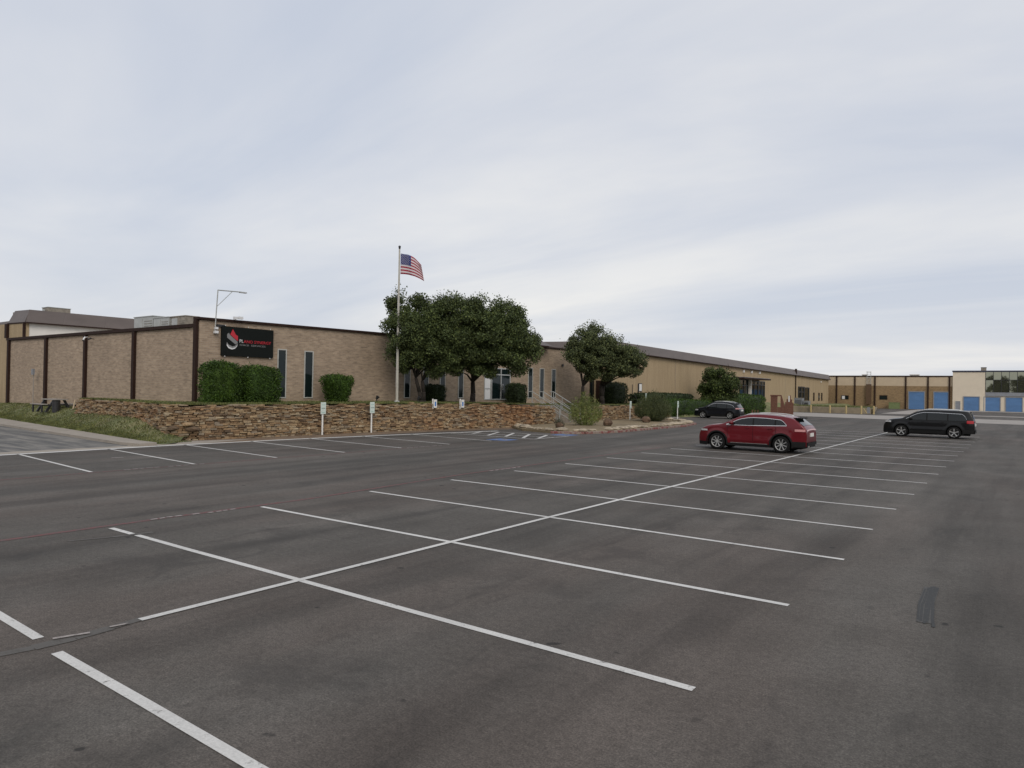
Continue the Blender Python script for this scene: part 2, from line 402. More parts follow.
struct(mb, 'raised_lawn', M['grass'], smooth=False)
mb = MB(); vs = []; fs = []
ys = list(np.linspace(43.9, 160, 80))
for y in ys:
    xr = wx(y, WALL2) if y < 66 else -28.2
    if y < 47.6: xr = -31.6
    top = lz(y) if y < 105 else max(.78, lz(y) - (y - 105) * .02)
    for j in range(n):
        x = -35.2 + (xr + 35.2) * j / (n - 1)
        z = top
        if y > 66: z = top * (1 - .0 if j < n - 2 else (.55 if j == n - 2 else .0))
        vs.append((x, y, z + (.01 if z > 0 else -.05)))
for i in range(len(ys) - 1):
    for j in range(n - 1): a = i * n + j; fs.append((a, a + 1, a + n + 1, a + n))
mb.add(vs, fs); struct(mb, 'lawn_strip', M['grass'])
struct(MB().box(-31.9, -28.8, 47.17, 49.2, -.1, 1.30), 'lawn_infill', M['grass'])
# planted bank by the far bollards, held by a low concrete wall
mb = MB(); mb.hexa([(-33, 108.6, -.1), (-17.5, 108.6, -.1), (-24.6, 159.6, -.1), (-33, 159.6, -.1), (-33, 108.6, .92), (-17.5, 108.6, .80), (-24.6, 159.6, .30), (-33, 159.6, .55)])
struct(mb, 'far_lawn_bank', M['grass'])
w = thing('retaining_wall', (-24, 108.4, 0), 'low plain concrete wall behind the row of yellow bollards', 'wall')
mb = MB(); mb.hexa([(-29.8, 108.2, -.1), (-17.2, 108.2, -.1), (-17.2, 108.58, -.1), (-29.8, 108.58, -.1), (-29.8, 108.2, .9), (-17.2, 108.2, .78), (-17.2, 108.58, .78), (-29.8, 108.58, .9)])
mb.build('wall', M['dirt_wall'], w)
MB().hexa([(-17.19, 108.6, -.1), (-16.9, 108.2, -.1), (-24.2, 159.6, -.1), (-24.5, 159.6, -.1), (-17.19, 108.6, .74), (-16.9, 108.2, .74), (-24.2, 159.6, .25), (-24.5, 159.6, .25)]).build('return_wall', M['dirt_wall'], w)
# far driveway strip, dark asphalt bay and pale loading apron
struct(MB().sheet([(-29, 88.5), (-5, 83.5), (60, 77), (60, 92), (-5, 99), (-29, 105)], .004), 'concrete_driveway', M['concrete_light'])
struct(MB().sheet([(-16.8, 113), (60, 113), (60, 159.5), (-16.8, 159.5)], .004), 'loading_apron', M['concrete_light'])
struct(MB().sheet([(-11.5, 118), (60, 118), (60, 150), (-11.5, 150)], .008), 'apron_asphalt', M['asphalt'])
# planting island
ISL = [(-27.4, 37.6), (-25.2, 35.6), (-22.6, 34.9), (-20.9, 35.9), (-20.35, 38.5), (-20.4, 43), (-20.5, 50), (-21.3, 54), (-23.4, 57.3), (-26.0, 58.4), (-28.2, 58.2), (-28.2, 47.6), (-27.8, 44)]
struct(MB().prism(ISL, -.05, .13), 'planting_island', M['gravel'])
mb = MB()
kp = ISL[2:9]
for i in range(len(kp) - 1):
    a = Vector((*kp[i], 0)); b = Vector((*kp[i + 1], 0)); d = (b - a).normalized(); nrm = Vector((d.y, -d.x, 0)) * .16
    mb.hexa([a + Vector((0, 0, -.05)), a + nrm + Vector((0, 0, -.05)), b + nrm + Vector((0, 0, -.05)), b + Vector((0, 0, -.05)),
             a + Vector((0, 0, .135)), a + nrm + Vector((0, 0, .12)), b + nrm + Vector((0, 0, .12)), b + Vector((0, 0, .135))])
struct(mb, 'red_kerb', M['kerb_red'])
struct(MB().box(-28.2, -27.6, 59.4, 66, -.05, .10), 'kerb', M['concrete_light'])

# ------------------------------------------------------------------ painted markings (flat sheets on the asphalt)
def seg(mb, a, b, w=.1, z=.006):
    a = Vector((*a, 0)); b = Vector((*b, 0)); d = (b - a); L = d.length; d.normalize(); nn = Vector((-d.y, d.x, 0)) * w / 2
    k = max(1, int(L / 1.6)); pts = []
    for i in range(k + 1):
        p = a + d * L * i / k; j = Vector((-d.y, d.x, 0)) * random.uniform(-.008, .008); pts.append((p + nn + j, p - nn + j))
    for i in range(k):
        mb.add([(*pts[i][0].xy, z), (*pts[i][1].xy, z), (*pts[i + 1][1].xy, z), (*pts[i + 1][0].xy, z)], [(0, 1, 2, 3)])
mb = MB()
XL, XR, XC, Y0 = -12.86, -2.26, -7.65, 5.81
for i in range(0, 17):
    y = Y0 + 3 * i
    if i == 0: seg(mb, (XL, y), (-12.1, y + .0)); seg(mb, (-11.95, y), (XR, y))
    else: seg(mb, (XL, y), (XR + random.uniform(-.04, .04), y))
seg(mb, (XL, 3.0), (-7.84, 2.88)); seg(mb, (-7.30, 2.84), (XR, 2.76))
seg(mb, (XC + .02, 3.76), (XC, 55.), .1, .010)
for i in range(0, 5): seg(mb, (XL, -.1 - 3 * i), (XR, -.1 - 3 * i))
# row beside the stone wall
BL = [(-28.25, -14), (-28.3, 9.1), (-28.45, 14.5), (-28.1, 21), (-27.5, 25.5), (-26.9, 29), (-26.4, 31.6), (-26.0, 34.2)]
for a, b in zip(BL[:-1], BL[1:]): seg(mb, a, b, .34)
for i in range(-6, 7):
    y = 9.35 + 3.03 * i; xb = float(np.interp(y, [p[1] for p in BL], [p[0] for p in BL]))
    seg(mb, (xb, y + .28), (-21.35 + .04 * max(0, i), y - .28))
struct(mb, 'parking_lines', M['line_white'])
mb = MB()
for a_, b_ in (((-26.35, 31.04), (-20.42, 32.0)), ((-26.0, 33.4), (-20.6, 33.4)), ((-20.45, 30.0), (-20.45, 33.4)), ((-26.3, 30.2), (-20.45, 29.95))): seg(mb, a_, b_, .10)
for a_, b_ in (((-25.3, 30.9), (-26.3, 33.2)), ((-23.8, 30.4), (-25.1, 33.1)), ((-22.6, 30.4), (-24.0, 33.1)), ((-21.3, 30.2), (-22.8, 33.0)), ((-20.6, 30.6), (-21.7, 33.1))): seg(mb, a_, b_, .17, .010)
struct(mb, 'hatched_access_aisle', M['line_white'])
for cx, cy in ((-21.3, 28.4), (-21.2, 34.2)):
    mb = MB(); mb.sheet([(cx - .6, cy - .6), (cx + .6, cy - .6), (cx + .6, cy + .6), (cx - .6, cy + .6)], .005)
    o = struct(mb, 'accessible_bay_patch', M['line_blue'])
    mb = MB()   # wheelchair figure: seat arc, back, head, leg
    for t in range(10):
        a0, a1 = R(200 + t * 20), R(220 + t * 20)
        seg(mb, (cx + .05 + .3 * math.cos(a0), cy - .1 + .3 * math.sin(a0)), (cx + .05 + .3 * math.cos(a1), cy - .1 + .3 * math.sin(a1)), .07, .011)
    seg(mb, (cx - .1, cy + .35), (cx - .05, cy), .08, .012); seg(mb, (cx - .05, cy), (cx + .28, cy), .08, .013); seg(mb, (cx + .28, cy), (cx + .42, cy - .32), .08, .014)
    mb.sheet([(cx - .18, cy + .42), (cx - .04, cy + .42), (cx - .04, cy + .56), (cx - .18, cy + .56)], .012)
    struct(mb, 'wheelchair_symbol', M['line_faint'])
mb = MB()
seg(mb, (-13.1, -20), (-13.12, 6.6), .13, .004); seg(mb, (-13.12, 6.6), (-13.0, 10), .12, .004); seg(mb, (-13.0, 10), (-13.45, 16), .11, .004); seg(mb, (-13.45, 16), (-13.45, 30), .10, .004)
seg(mb, (-21.25, -10), (-21.2, 9.9), .10, .004); seg(mb, (-21.2, 9.9), (-21.0, 22), .09, .004)
struct(mb, 'faded_red_lane_lines', M['line_red'])
mb = MB()
def dashes(x, y, n, L, g):
    for i in range(n):
        q = random.uniform(.7, 1.2) * L; seg(mb, (x + random.uniform(-.02, .02), y), (x + random.uniform(-.02, .02), y + q), .075, .009); y += q + g * random.uniform(.6, 1.4)
dashes(-13.12, 6.62, 4, .14, .035); dashes(-13.05, 7.4, 1, .2, .1); dashes(-13.0, 7.68, 4, .12, .05); dashes(-13.35, 17.2, 6, .2, .08)
dashes(-21.2, 9.9, 5, .16, .06); dashes(-21.15, 11.2, 5, .18, .06); seg(mb, (-24.9, 11.2), (-24.8, 11.55), .1, .009); dashes(-21.0, 21.3, 6, .3, .1)
struct(mb, 'worn_stencil_dashes', M['line_faint'])
mb = MB()   # tar-filled break across the lines
pts = [(-7.75, .6), (-7.66, 1.6), (-7.70, 2.3), (-7.60, 2.75), (-7.58, 3.1), (-7.62, 3.45), (-7.66, 3.82)]
for i in range(len(pts) - 1): seg(mb, pts[i], pts[i + 1], [.10, .11, .13, .17, .15, .12][i], .0045 + .0003 * i)
seg(mb, (-12.1, 5.5), (-12.0, 6.1), .10, .0045); seg(mb, (-12.3, 4.9), (-12.1, 5.5), .06, .005)
struct(mb, 'tar_patch', M['tar'])
mb = MB(); seg(mb, (-7.75, 1.2), (-7.66, 2.35), .05, .014); seg(mb, (-7.70, 2.95), (-7.60, 3.25), .05, .014); seg(mb, (-7.62, 3.45), (-7.60, 3.62), .04, .014)
struct(mb, 'broken_line_remnants', M['line_faint'])
mb = MB(); seg(mb, (-.965, 10.85), (-.945, 10.0), .17, .0045); seg(mb, (-.945, 10.0), (-.89, 9.12), .155, .005)
struct(mb, 'tyre_smudge', M['tyre_smudge'])
mb = MB()
SK = [[(-1.04, 10.73), (-1.02, 9.91), (-.96, 9.19)], [(-1.0, 10.82), (-.98, 9.94), (-.93, 9.17)], [(-.97, 10.91), (-.95, 9.97), (-.88, 9.08)], [(-.94, 10.93), (-.92, 10.), (-.87, 9.15)], [(-.90, 10.9), (-.89, 10.12), (-.83, 9.39), (-.78, 9.0)]]
for k, (w_, q) in enumerate(zip((.022, .03, .028, .036, .032), SK)):
    for i in range(len(q) - 1): seg(mb, q[i], q[i + 1], w_, .006 + .0005 * k)
struct(mb, 'tyre_skid_mark', M['tyre_mark'])

# ------------------------------------------------------------------ grass blades (stuff)
def blades(name, pts, h, mat):
    P = np.array(pts); n = len(P)
    a = RNG.uniform(0, 2 * np.pi, n); w = RNG.uniform(.012, .03, n); hh = h * RNG.uniform(.4, 1.2, n)
    d = np.stack([np.cos(a), np.sin(a), np.zeros(n)], 1) * w[:, None]
    lean = np.stack([RNG.normal(0, .3, n), RNG.normal(0, .3, n), np.ones(n)], 1) * hh[:, None]
    V = np.stack([P - d, P + d, P + lean + d * .2, P + lean - d * .2], 1).reshape(-1, 3)
    o = raw_mesh(name, V, n, mat); tag(o, kind='stuff'); return o
pts = []
for _ in range(26000):
    x = random.uniform(-66, -29.4); y1_ = 20 if x < -44 else (17.6 if x < -34 else 16.6); y0_ = ysw(x) + .25
    y = random.uniform(y0_, y1_)
    if random.random() < .5: y = y0_ + abs(random.gauss(0, .35))
    pts.append((x, y, gz(x, y) + .0))
o = blades('grass', pts, .07, M['blade'])
pts = []
for _ in range(16000):
    y = random.uniform(17, 44); x = random.uniform(-35, wx(max(20, y)) + .05)
    if random.random() < .45: x = wx(max(17.3, y), WALL[5:]) + random.uniform(-.4, .12)
    pts.append((x, y, lz(y)))
for _ in range(4000):
    x = random.uniform(-43.5, -31.5); y = float(np.interp(x, [p[0] for p in WALL[:5]], [p[1] for p in WALL[:5]])) + abs(random.gauss(0.1, .5)); pts.append((x, min(y, 19.9), 1.6))
for _ in range(5000):
    y = random.uniform(48, 66); x = random.uniform(-35, wx(y, WALL2)); pts.append((x, y, lz(y)))
tag(blades('grass', pts, .09, M['blade']), kind='stuff')
pts = [(random.uniform(-33, -17.3), random.uniform(108.6, 112), .85) for _ in range(3000)]
blades('grass', pts, .22, M['blade'])

# ------------------------------------------------------------------ dry stone walls
def stone_wall(name, line, ztop, zbase, label, group=None):
    cum = [0]
    for a, b in zip(line[:-1], line[1:]): cum.append(cum[-1] + math.dist(a, b))
    L = cum[-1]; X = [p[0] for p in line]; Y = [p[1] for p in line]
    t = thing(name, (line[len(line) // 2][0], line[len(line) // 2][1], 0), label, 'stone wall', group)
    mb = MB(); core = MB()
    def pt(s): return Vector((np.interp(s, cum, X), np.interp(s, cum, Y), 0))
    def nr(s):
        d = (pt(min(L, s + .2)) - pt(max(0, s - .2))).normalized(); return Vector((d.y, -d.x, 0)), d
    z = -.02
    while z < 1.75:
        h = random.uniform(.045, .11); s = random.uniform(-.3, 0)
        while s < L:
            w = random.uniform(.12, .46) * (1.2 if h > .11 else 1); sm = min(L, max(0, s + w / 2))
            hh = h * random.uniform(.8, 1.05); zz = z + random.uniform(-.015, .015)
            if zz > zbase(sm) - .15 and zz + hh * .55 < ztop(sm) + .05 * math.sin(sm * 5) + .035 * math.sin(sm * 1.7) and 0 <= sm <= L:
                nn, d = nr(sm); c = pt(sm); out = random.uniform(.0, .13) + (1.6 - z) * .05; g = .012
                e = w / 2 - g; j = lambda k=.015: random.uniform(-k, k)
                p = [c + d * (sx * e + j()) + nn * (oo + j()) + Vector((0, 0, zz + (0 if lv == 0 else hh) + j(.01))) for lv in (0, 1) for sx, oo in ((-1, out), (1, out), (1, -.25), (-1, -.25))]
                mb.hexa(p)
            s += w
        z += h + .006
    k = int(L / .8)
    for i in range(k):
        a, b = L * i / k, L * (i + 1) / k; pa, pb = pt(a), pt(b); na, nb = nr(a)[0], nr(b)[0]
        za, zb = ztop(a) - .06, ztop(b) - .06
        core.hexa([pa + na * -.02, pb + nb * -.02, pb - nb * .5, pa - na * .5, pa - na * .02 + Vector((0, 0, za)), pb - nb * .02 + Vector((0, 0, zb)), pb - nb * .5 + Vector((0, 0, za)), pa - na * .5 + Vector((0, 0, zb))])
    mb.build('stones', M['stone'], t); core.build('earth_core', M['dirt'], t); return t
def zb1(s): return .65 if s < 8 else max(-.05, .65 - (s - 8) * .16)
stone_wall('stone_retaining_wall', WALL, lambda s: 1.58 if s < 32 else 1.58 - .25 * min(1, (s - 32) / 8), zb1,
           'long rust-brown dry stone retaining wall under the lawn, running from the picnic table to the steps')
stone_wall('stone_retaining_wall', WALL2, lambda s: 1.28 if s < 15.5 else 1.28 - .4 * (s - 15.5), lambda s: -.05,
           'shorter dry stone wall behind the planting island, between the steps and the hedge')
# bulging rock pile where the wall turns
mb = MB()
def rock(c, r, sq=(1, 1, .7)):
    b = MB().ball((0, 0, 0), r, 8, 6, sq); s0 = len(mb.v)
    mb.add([(c[0] + x * random.uniform(.82, 1.12), c[1] + y * random.uniform(.82, 1.12), c[2] + z * random.uniform(.85, 1.1)) for x, y, z in b.v], b.f)
for k in range(46):
    a = random.random(); rock((-31.0 + random.uniform(-.5, .5) + .3 * a, 17.1 + random.uniform(-.5, 2.6), .15 + 1.35 * random.random()), random.uniform(.12, .26), (1.2, 1.3, .55))
tag(mb.build('rock_buttress', M['stone'], origin=(-30.8, 17.6, 0)), 'heaped grey-brown stones bulging at the bend of the long stone wall', 'rocks')

# rocks edging the island
def single_rock(name, c, r, sq, mat, label, group=None):
    global mb
    mb = MB(); rock(c, r, sq); o = mb.build(name, mat, origin=(c[0], c[1], c[2] - r * sq[2] * .6)); tag(o, label, 'rock', group); return o
rim = MB()
def along(pts, s):
    c = [0]
    for a, b in zip(pts[:-1], pts[1:]): c.append(c[-1] + math.dist(a, b))
    return np.interp(s, c, [p[0] for p in pts]), np.interp(s, c, [p[1] for p in pts]), c[-1]
inner = [(x + (-24.5 - x) * .10, y + (46 - y) * .05) for x, y in ISL[:10]]
L = along(inner, 0)[2]; s = 0; k = 0
while s < L:
    x, y, _ = along(inner, s); r = random.uniform(.16, .36)
    if random.random() < .85:
        single_rock('edging_rock', (x + random.uniform(-.1, .1), y + random.uniform(-.1, .1), .13 + r * .25), r, (1.25, 1.25, .45), M['rock'],
                    'flat pale stone laid in the rim of the planting island', 'stones edging the planting island')
    s += r * 2.5; k += 1
for (cx, cy, r, lb) in ((-24.2, 38.4, .27, 'reddish boulder with a dark plant on top, at the foot of the steps'), (-23.5, 43.6, .34, 'red-brown boulder just right of the light green bush'), (-24.1, 51.0, .34, 'red-brown boulder in front of the larger sage green bush')):
    single_rock('boulder', (cx, cy, .13 + r * .6), r, (1.1, 1.1, .85), M['rock_red'], lb)

# ------------------------------------------------------------------ foliage
def clumps(c, rad, n, rng, power=.45, zcut=-1.):
    out = []
    while len(out) < n:
        d = rng.normal(size=3); d /= np.linalg.norm(d)
        if d[2] < zcut: continue
        r = rng.random() ** power; out.append(np.array(c) + d * r * np.array(rad))
    return np.array(out)
def crown_points(cl, cr, per, rng):
    P = []
    for c in cl:
        r = cr * rng.uniform(.65, 1.25); k = int(per * (r / cr) ** 2)
        d = rng.normal(size=(k, 3)); d /= np.linalg.norm(d, axis=1)[:, None]
        q = rng.random(k) ** .45
        P.append(c + d * (q * r)[:, None] * np.array([1, 1, .8]))
    return np.concatenate(P)
def tree(name, base, blobs, mat, label, leaf=.17, stems=1, trunk_r=.16, fork=1.1, seed=1, group=None, spikes=True):
    rng = np.random.default_rng(seed); t = thing(name, base, label, 'tree', group)
    allc = []; P = []
    for (c, rad, n, cr, per) in blobs:
        cl = clumps(c, rad, n, rng); allc.append(cl); P.append(crown_points(cl, cr, per, rng))
        if spikes:   # stray shoots breaking the outline
            d = rng.normal(size=(int(n * 1.0), 3)); d[:, 2] = np.abs(d[:, 2]) * .8 + d[:, 2] * .2; d /= np.linalg.norm(d, axis=1)[:, None]
            tips = np.array(c) + d * np.array(rad) * rng.uniform(.94, 1.04, (len(d), 1))
            for q in tips: P.append(q + rng.normal(size=(30, 3)) * np.array([.17, .17, .22]))
    P = np.concatenate(P); cl = np.concatenate(allc)
    b = Vector(base); tr = MB(); rs = random.Random(seed)
    starts = []
    for k in range(stems):
        off = Vector((rs.uniform(-.25, .25), rs.uniform(-.25, .25), 0)) if stems > 1 else Vector((0, 0, 0))
        f = b + off * 1.8 + Vector((0, 0, fork * rs.uniform(.9, 1.2)))
        mid = b + off * .9 + Vector((rs.uniform(-.05, .05), rs.uniform(-.05, .05), fork * .5))
        rr = trunk_r / (stems ** .45)
        tr.path([b + off * .5 - Vector((0, 0, .15)), b + off * .6 + Vector((0, 0, .15)), mid, f], [rr * 1.45, rr * 1.05, rr * .9, rr * .78], 9); starts.append((f, rr * .78))
    idx = rs.sample(range(len(cl)), min(len(cl), 20))
    for j in idx:
        f, rr = min(starts, key=lambda s: (s[0] - Vector(cl[j])).length * rs.uniform(.7, 1.3)); e = Vector(cl[j])
        m1 = f.lerp(e, .35) + Vector((rs.uniform(-.2, .2), rs.uniform(-.2, .2), rs.uniform(0, .35))); m2 = f.lerp(e, .7) + Vector((rs.uniform(-.2, .2), rs.uniform(-.2, .2), rs.uniform(0, .3)))
        tr.path([f, m1, m2, e], [rr * .52, rr * .34, rr * .18, .012], 6)
    tr.build('trunk', M['bark'], t, smooth=True)
    raw_mesh('crown', leafquads(P, np.full(len(P), leaf), .6, rng=rng), len(P), mat, t)
    return t
tree('broadleaf_tree', (-31.9, 33.9, 1.6), [((-32.2, 33.3, 6.1), (1.75, 1.8, 2.2), 80, .60, 520), ((-33.0, 32.7, 7.9), (.75, .75, .95), 12, .45, 300), ((-30.3, 34.7, 6.8), (1.9, 1.9, 1.85), 85, .60, 520), ((-31.2, 34.6, 4.7), (1.9, 1.9, 1.35), 55, .55, 450), ((-32.7, 33.0, 4.6), (1.3, 1.3, 1.1), 22, .5, 420)],
     M['leaf_dark'], 'dark green round-crowned tree just right of the flagpole, trunk dividing low', leaf=.125, stems=2, trunk_r=.19, fork=1.4, seed=3)
tree('broadleaf_tree', (-30.8, 37.55, 1.6), [((-29.1, 36.6, 6.4), (2.15, 2.15, 2.2), 110, .62, 520), ((-27.9, 37.7, 7.1), (1.25, 1.25, 1.2), 34, .5, 420), ((-27.6, 38.0, 5.3), (1.6, 1.6, 1.6), 60, .55, 480), ((-29.9, 37.0, 4.75), (2.0, 2.0, 1.3), 55, .55, 450)],
     M['leaf_dark'], 'widest dark green tree, its V-forked trunk standing left of the entrance doors', leaf=.125, stems=1, trunk_r=.19, fork=1.3, seed=5)
tree('broadleaf_tree', (-31.2, 53.2, 1.4), [((-30.9, 54.1, 6.3), (1.9, 1.9, 2.1), 66, .55, 380), ((-31.6, 52.9, 5.6), (1.2, 1.2, 1.7), 26, .5, 240), ((-29.6, 55.1, 6.2), (1.4, 1.4, 1.35), 34, .5, 330), ((-30.4, 54.6, 4.7), (1.7, 1.7, 1.2), 32, .55, 380)],
     M['leaf_mid'], 'thin-topped olive green tree behind the light green feathery bush', leaf=.14, stems=2, trunk_r=.22, fork=1.6, seed=8)
tree('broadleaf_tree', (-30.7, 55.9, 1.35), [((-28.9, 56.8, 5.1), (1.75, 1.75, 1.5), 58, .55, 400), ((-29.9, 55.8, 5.0), (1.5, 1.5, 1.3), 30, .5, 360)],
     M['leaf_mid'], 'low leaning olive green tree beside the rounded dark bush at the tan corner', leaf=.14, stems=2, trunk_r=.26, fork=1.5, seed=12)
tree('large_shrub', (-29.0, 81.0, .3), [((-29.0, 80.9, 3.0), (2.1, 2.6, 2.4), 80, .62, 330), ((-28.5, 80.2, 1.4), (2.0, 2.4, 1.2), 36, .6, 300)], M['leaf_bush'],
     'big round green shrub behind the parked black crossover', leaf=.2, stems=3, trunk_r=.15, fork=.8, seed=15)

def hedge(name, c, half, z0, z1, mat, label, n=7000, leaf=.085, taper=0., rough=.10, cat='hedge', group=None, seed=2, pw=.45):
    rng = np.random.default_rng(seed); h = (z1 - z0) / 2; zc = (z0 + z1) / 2; hx, hy = half
    d = rng.uniform(-1, 1, size=(n, 3)); fa = rng.integers(0, 3, n); d[np.arange(n), fa] = np.sign(d[np.arange(n), fa])
    def surf(d): return d / np.maximum(1e-6, (np.abs(d) ** 6).sum(1) ** (1 / 6))[:, None]
    def lump(s): return 1 + .05 * np.sin(s[:, 0] * 7 + 1) * np.sin(s[:, 1] * 6) + .04 * np.sin(s[:, 2] * 9 + s[:, 1] * 4)
    s = surf(d); k = lump(s)[:, None]; tp = (1 - taper * (1 - s[:, 2]) / 2)[:, None]
    q = s * k * np.array([hx, hy, h]); q[:, :2] *= tp
    q += rng.normal(size=q.shape) * rough * .5; q[:, 2] = np.maximum(q[:, 2], -h)
    sh = rng.integers(0, n, n // 25)   # shoots sticking out of the clipped face
    extra = q[sh] * np.array([1.03, 1.03, 1.08]); q = np.concatenate([q, extra])
    P = q + np.array([c[0], c[1], zc])
    cv = []; cf = []; a, b = 20, 12
    for j in range(b + 1):
        for i in range(a):
            ph = math.pi * (j + .001) / (b + .002); t = 2 * math.pi * i / a; cv.append((math.sin(ph) * math.cos(t), math.sin(ph) * math.sin(t), math.cos(ph)))
    cv = np.array(cv); s = surf(cv); cq = s * lump(s)[:, None] * np.array([hx, hy, h]) * .90; cq[:, :2] *= (1 - taper * (1 - s[:, 2]) / 2)[:, None]
    cq += np.array([c[0], c[1], zc])
    for j in range(b):
        for i in range(a): cf.append((j * a + i, (j + 1) * a + i, (j + 1) * a + (i + 1) % a, j * a + (i + 1) % a))
    o = raw_mesh(name, leafquads(P, np.full(len(P), leaf), .65, rng=rng), len(P), mat, origin=(c[0], c[1], z0), core=(cq, cf))
    return tag(o, label, cat, group)
hedge('clipped_bush', (-33.0, 20.05), (.74, .78), 1.58, 3.62, M['leaf_hedge'], 'bright green clipped bush at the brick corner, leftmost below the black sign', seed=21, n=9000)
hedge('clipped_bush', (-33.25, 22.35), (.82, 1.02), 1.58, 3.5, M['leaf_hedge'], 'boxy green clipped bush under the black sign, in front of the first narrow window', seed=22, n=9500)
hedge('clipped_bush', (-33.5, 28.0), (.75, .88), 1.58, 3.18, M['leaf_hedge'], 'green bush narrowing to its foot, alone against the brick wall', seed=23, n=7000, taper=.45)
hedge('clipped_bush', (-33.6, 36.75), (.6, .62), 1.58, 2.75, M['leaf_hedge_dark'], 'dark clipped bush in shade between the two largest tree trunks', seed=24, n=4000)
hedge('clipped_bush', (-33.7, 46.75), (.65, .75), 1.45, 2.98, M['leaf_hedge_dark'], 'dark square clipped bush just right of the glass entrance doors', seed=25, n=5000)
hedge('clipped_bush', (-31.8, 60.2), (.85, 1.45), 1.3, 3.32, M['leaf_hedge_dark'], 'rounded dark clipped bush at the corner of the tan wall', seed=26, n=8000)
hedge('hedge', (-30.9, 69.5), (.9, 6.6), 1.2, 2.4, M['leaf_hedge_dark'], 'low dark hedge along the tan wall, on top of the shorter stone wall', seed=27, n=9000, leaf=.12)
hedge('hedge', (-29.3, 71.8), (1.0, 6.4), 0.0, 1.75, M['leaf_hedge'], 'low green hedge stepping down behind the black crossover', seed=28, n=8000, leaf=.12)
hedge('hedge', (-29.1, 89.3), (1.45, 6.6), 0.0, 2.38, M['leaf_hedge'], 'tall block of clipped hedge between the round shrub and the red wooden screens', seed=29, n=11000, leaf=.14)
def feathery(c, r, h, mat, label, seed, n=900, per=26, leaf=.1):
    rng = np.random.default_rng(seed); P = []; t = thing('feathery_bush', (c[0], c[1], .1), label, 'bush'); st = MB()
    for i in range(n):
        a = rng.uniform(0, 2 * np.pi); rr = r * rng.random() ** .6; top = h * (1 - .45 * (rr / r) ** 2) * rng.uniform(.55, 1.12)
        e = np.array([c[0] + rr * math.cos(a), c[1] + rr * math.sin(a), .1 + top]); b = np.array([c[0] + .3 * rr * math.cos(a), c[1] + .3 * rr * math.sin(a), .1])
        tt = rng.random(per) ** .7; m = b[None] + (e - b)[None] * tt[:, None]; out = np.sin(tt * math.pi)[:, None] * np.array([math.cos(a), math.sin(a), 0]) * rr * .35
        P.append(m + out + rng.normal(size=(per, 3)) * .05)
        if i % 30 == 0: st.tube(b, b + (e - b) * .6, .02, .008, 5)
    st.build('stems', M['bark'], t)
    P = np.concatenate(P); P[:, 2] = np.maximum(P[:, 2], .13)
    raw_mesh('foliage', leafquads(P, np.full(len(P), leaf), .3, ((0, 0, 1), .55), rng), len(P), mat, t)
feathery((-24.95, 42.95), 1.15, 2.35, M['leaf_light'], 'light green wispy bush in the island at the right of the steps', 31, 300, 24, .12)
feathery((-24.95, 54.1), 1.5, 2.45, M['leaf_sage'], 'larger sage green feathery bush in the island, right of the second sign post group', 32, 1100)
feathery((-24.2, 38.4), .28, .75, M['leaf_hedge_dark'], 'small dark plant growing on the reddish boulder by the steps', 33, 60, 20, .06)

# ------------------------------------------------------------------ brick office building
def roof_z(y): return 6.08 + (y - 20) * .012
bld = thing('brick_office_building', (-35, 40, 1.6), 'low tan brick office with dark roof edge, narrow windows and glass entrance behind the trees', 'building')
def slab(parent, name, mat, pts, z0f, z1f): pass
mb = MB()
mb.hexa([(-35, 20, .2), (-35, 62, .2), (-62, 62, .2), (-62, 20, .2), (-35, 20, 5.98), (-35, 62, 5.98 + 42 * .012), (-35.4, 62, 5.98 + 42 * .012), (-35.4, 20, 5.98)])
mb = MB()
mb.hexa([(-35.4, 20.02, .2), (-35, 20.02, .2), (-35, 62, .2), (-35.4, 62, .2), (-35.4, 20.02, roof_z(20) - .14), (-35, 20.02, roof_z(20) - .14), (-35, 62, roof_z(62) - .14), (-35.4, 62, roof_z(62) - .14)])
mb.box(-61, -35.42, 20, 20.4, -.2, 5.55)
mb.box(-61, -60.6, 20.42, 59.9, .2, 5.55)
mb.build('wall', M['brick'], bld)
mb = MB(); mb.sheet([(-35.3, 20.3), (-35.3, 61.9), (-60.6, 61.9), (-60.6, 20.3)], 5.5)
mb.build('roof', M['galv_rust'], bld)
mb = MB(); mb.box(-61.1, -35.25, 19.86, 20.42, 5.56, 5.74); mb.build('side_roof_edge', M['brown_trim'], bld)
mb = MB(); mb.hexa([(-35.42, 19.9, roof_z(20) - .13), (-34.88, 19.9, roof_z(20) - .13), (-34.88, 62.1, roof_z(62) - .13), (-35.42, 62.1, roof_z(62) - .13),
                    (-35.42, 19.9, roof_z(20) + .0), (-34.88, 19.9, roof_z(20) + .0), (-34.88, 62.1, roof_z(62)), (-35.42, 62.1, roof_z(62))])
mb.build('front_roof_edge', M['brown_trim'], bld)
for x, wd in ((-60.75, .3), (-54.1, .3), (-48.1, .28), (-41.8, .28), (-35.18, .26)):
    MB().box(x - wd / 2, x + wd / 2, 19.84, 19.99, .3, 5.54 if x < -36 else 5.95).build('column', M['brown_trim'], bld)
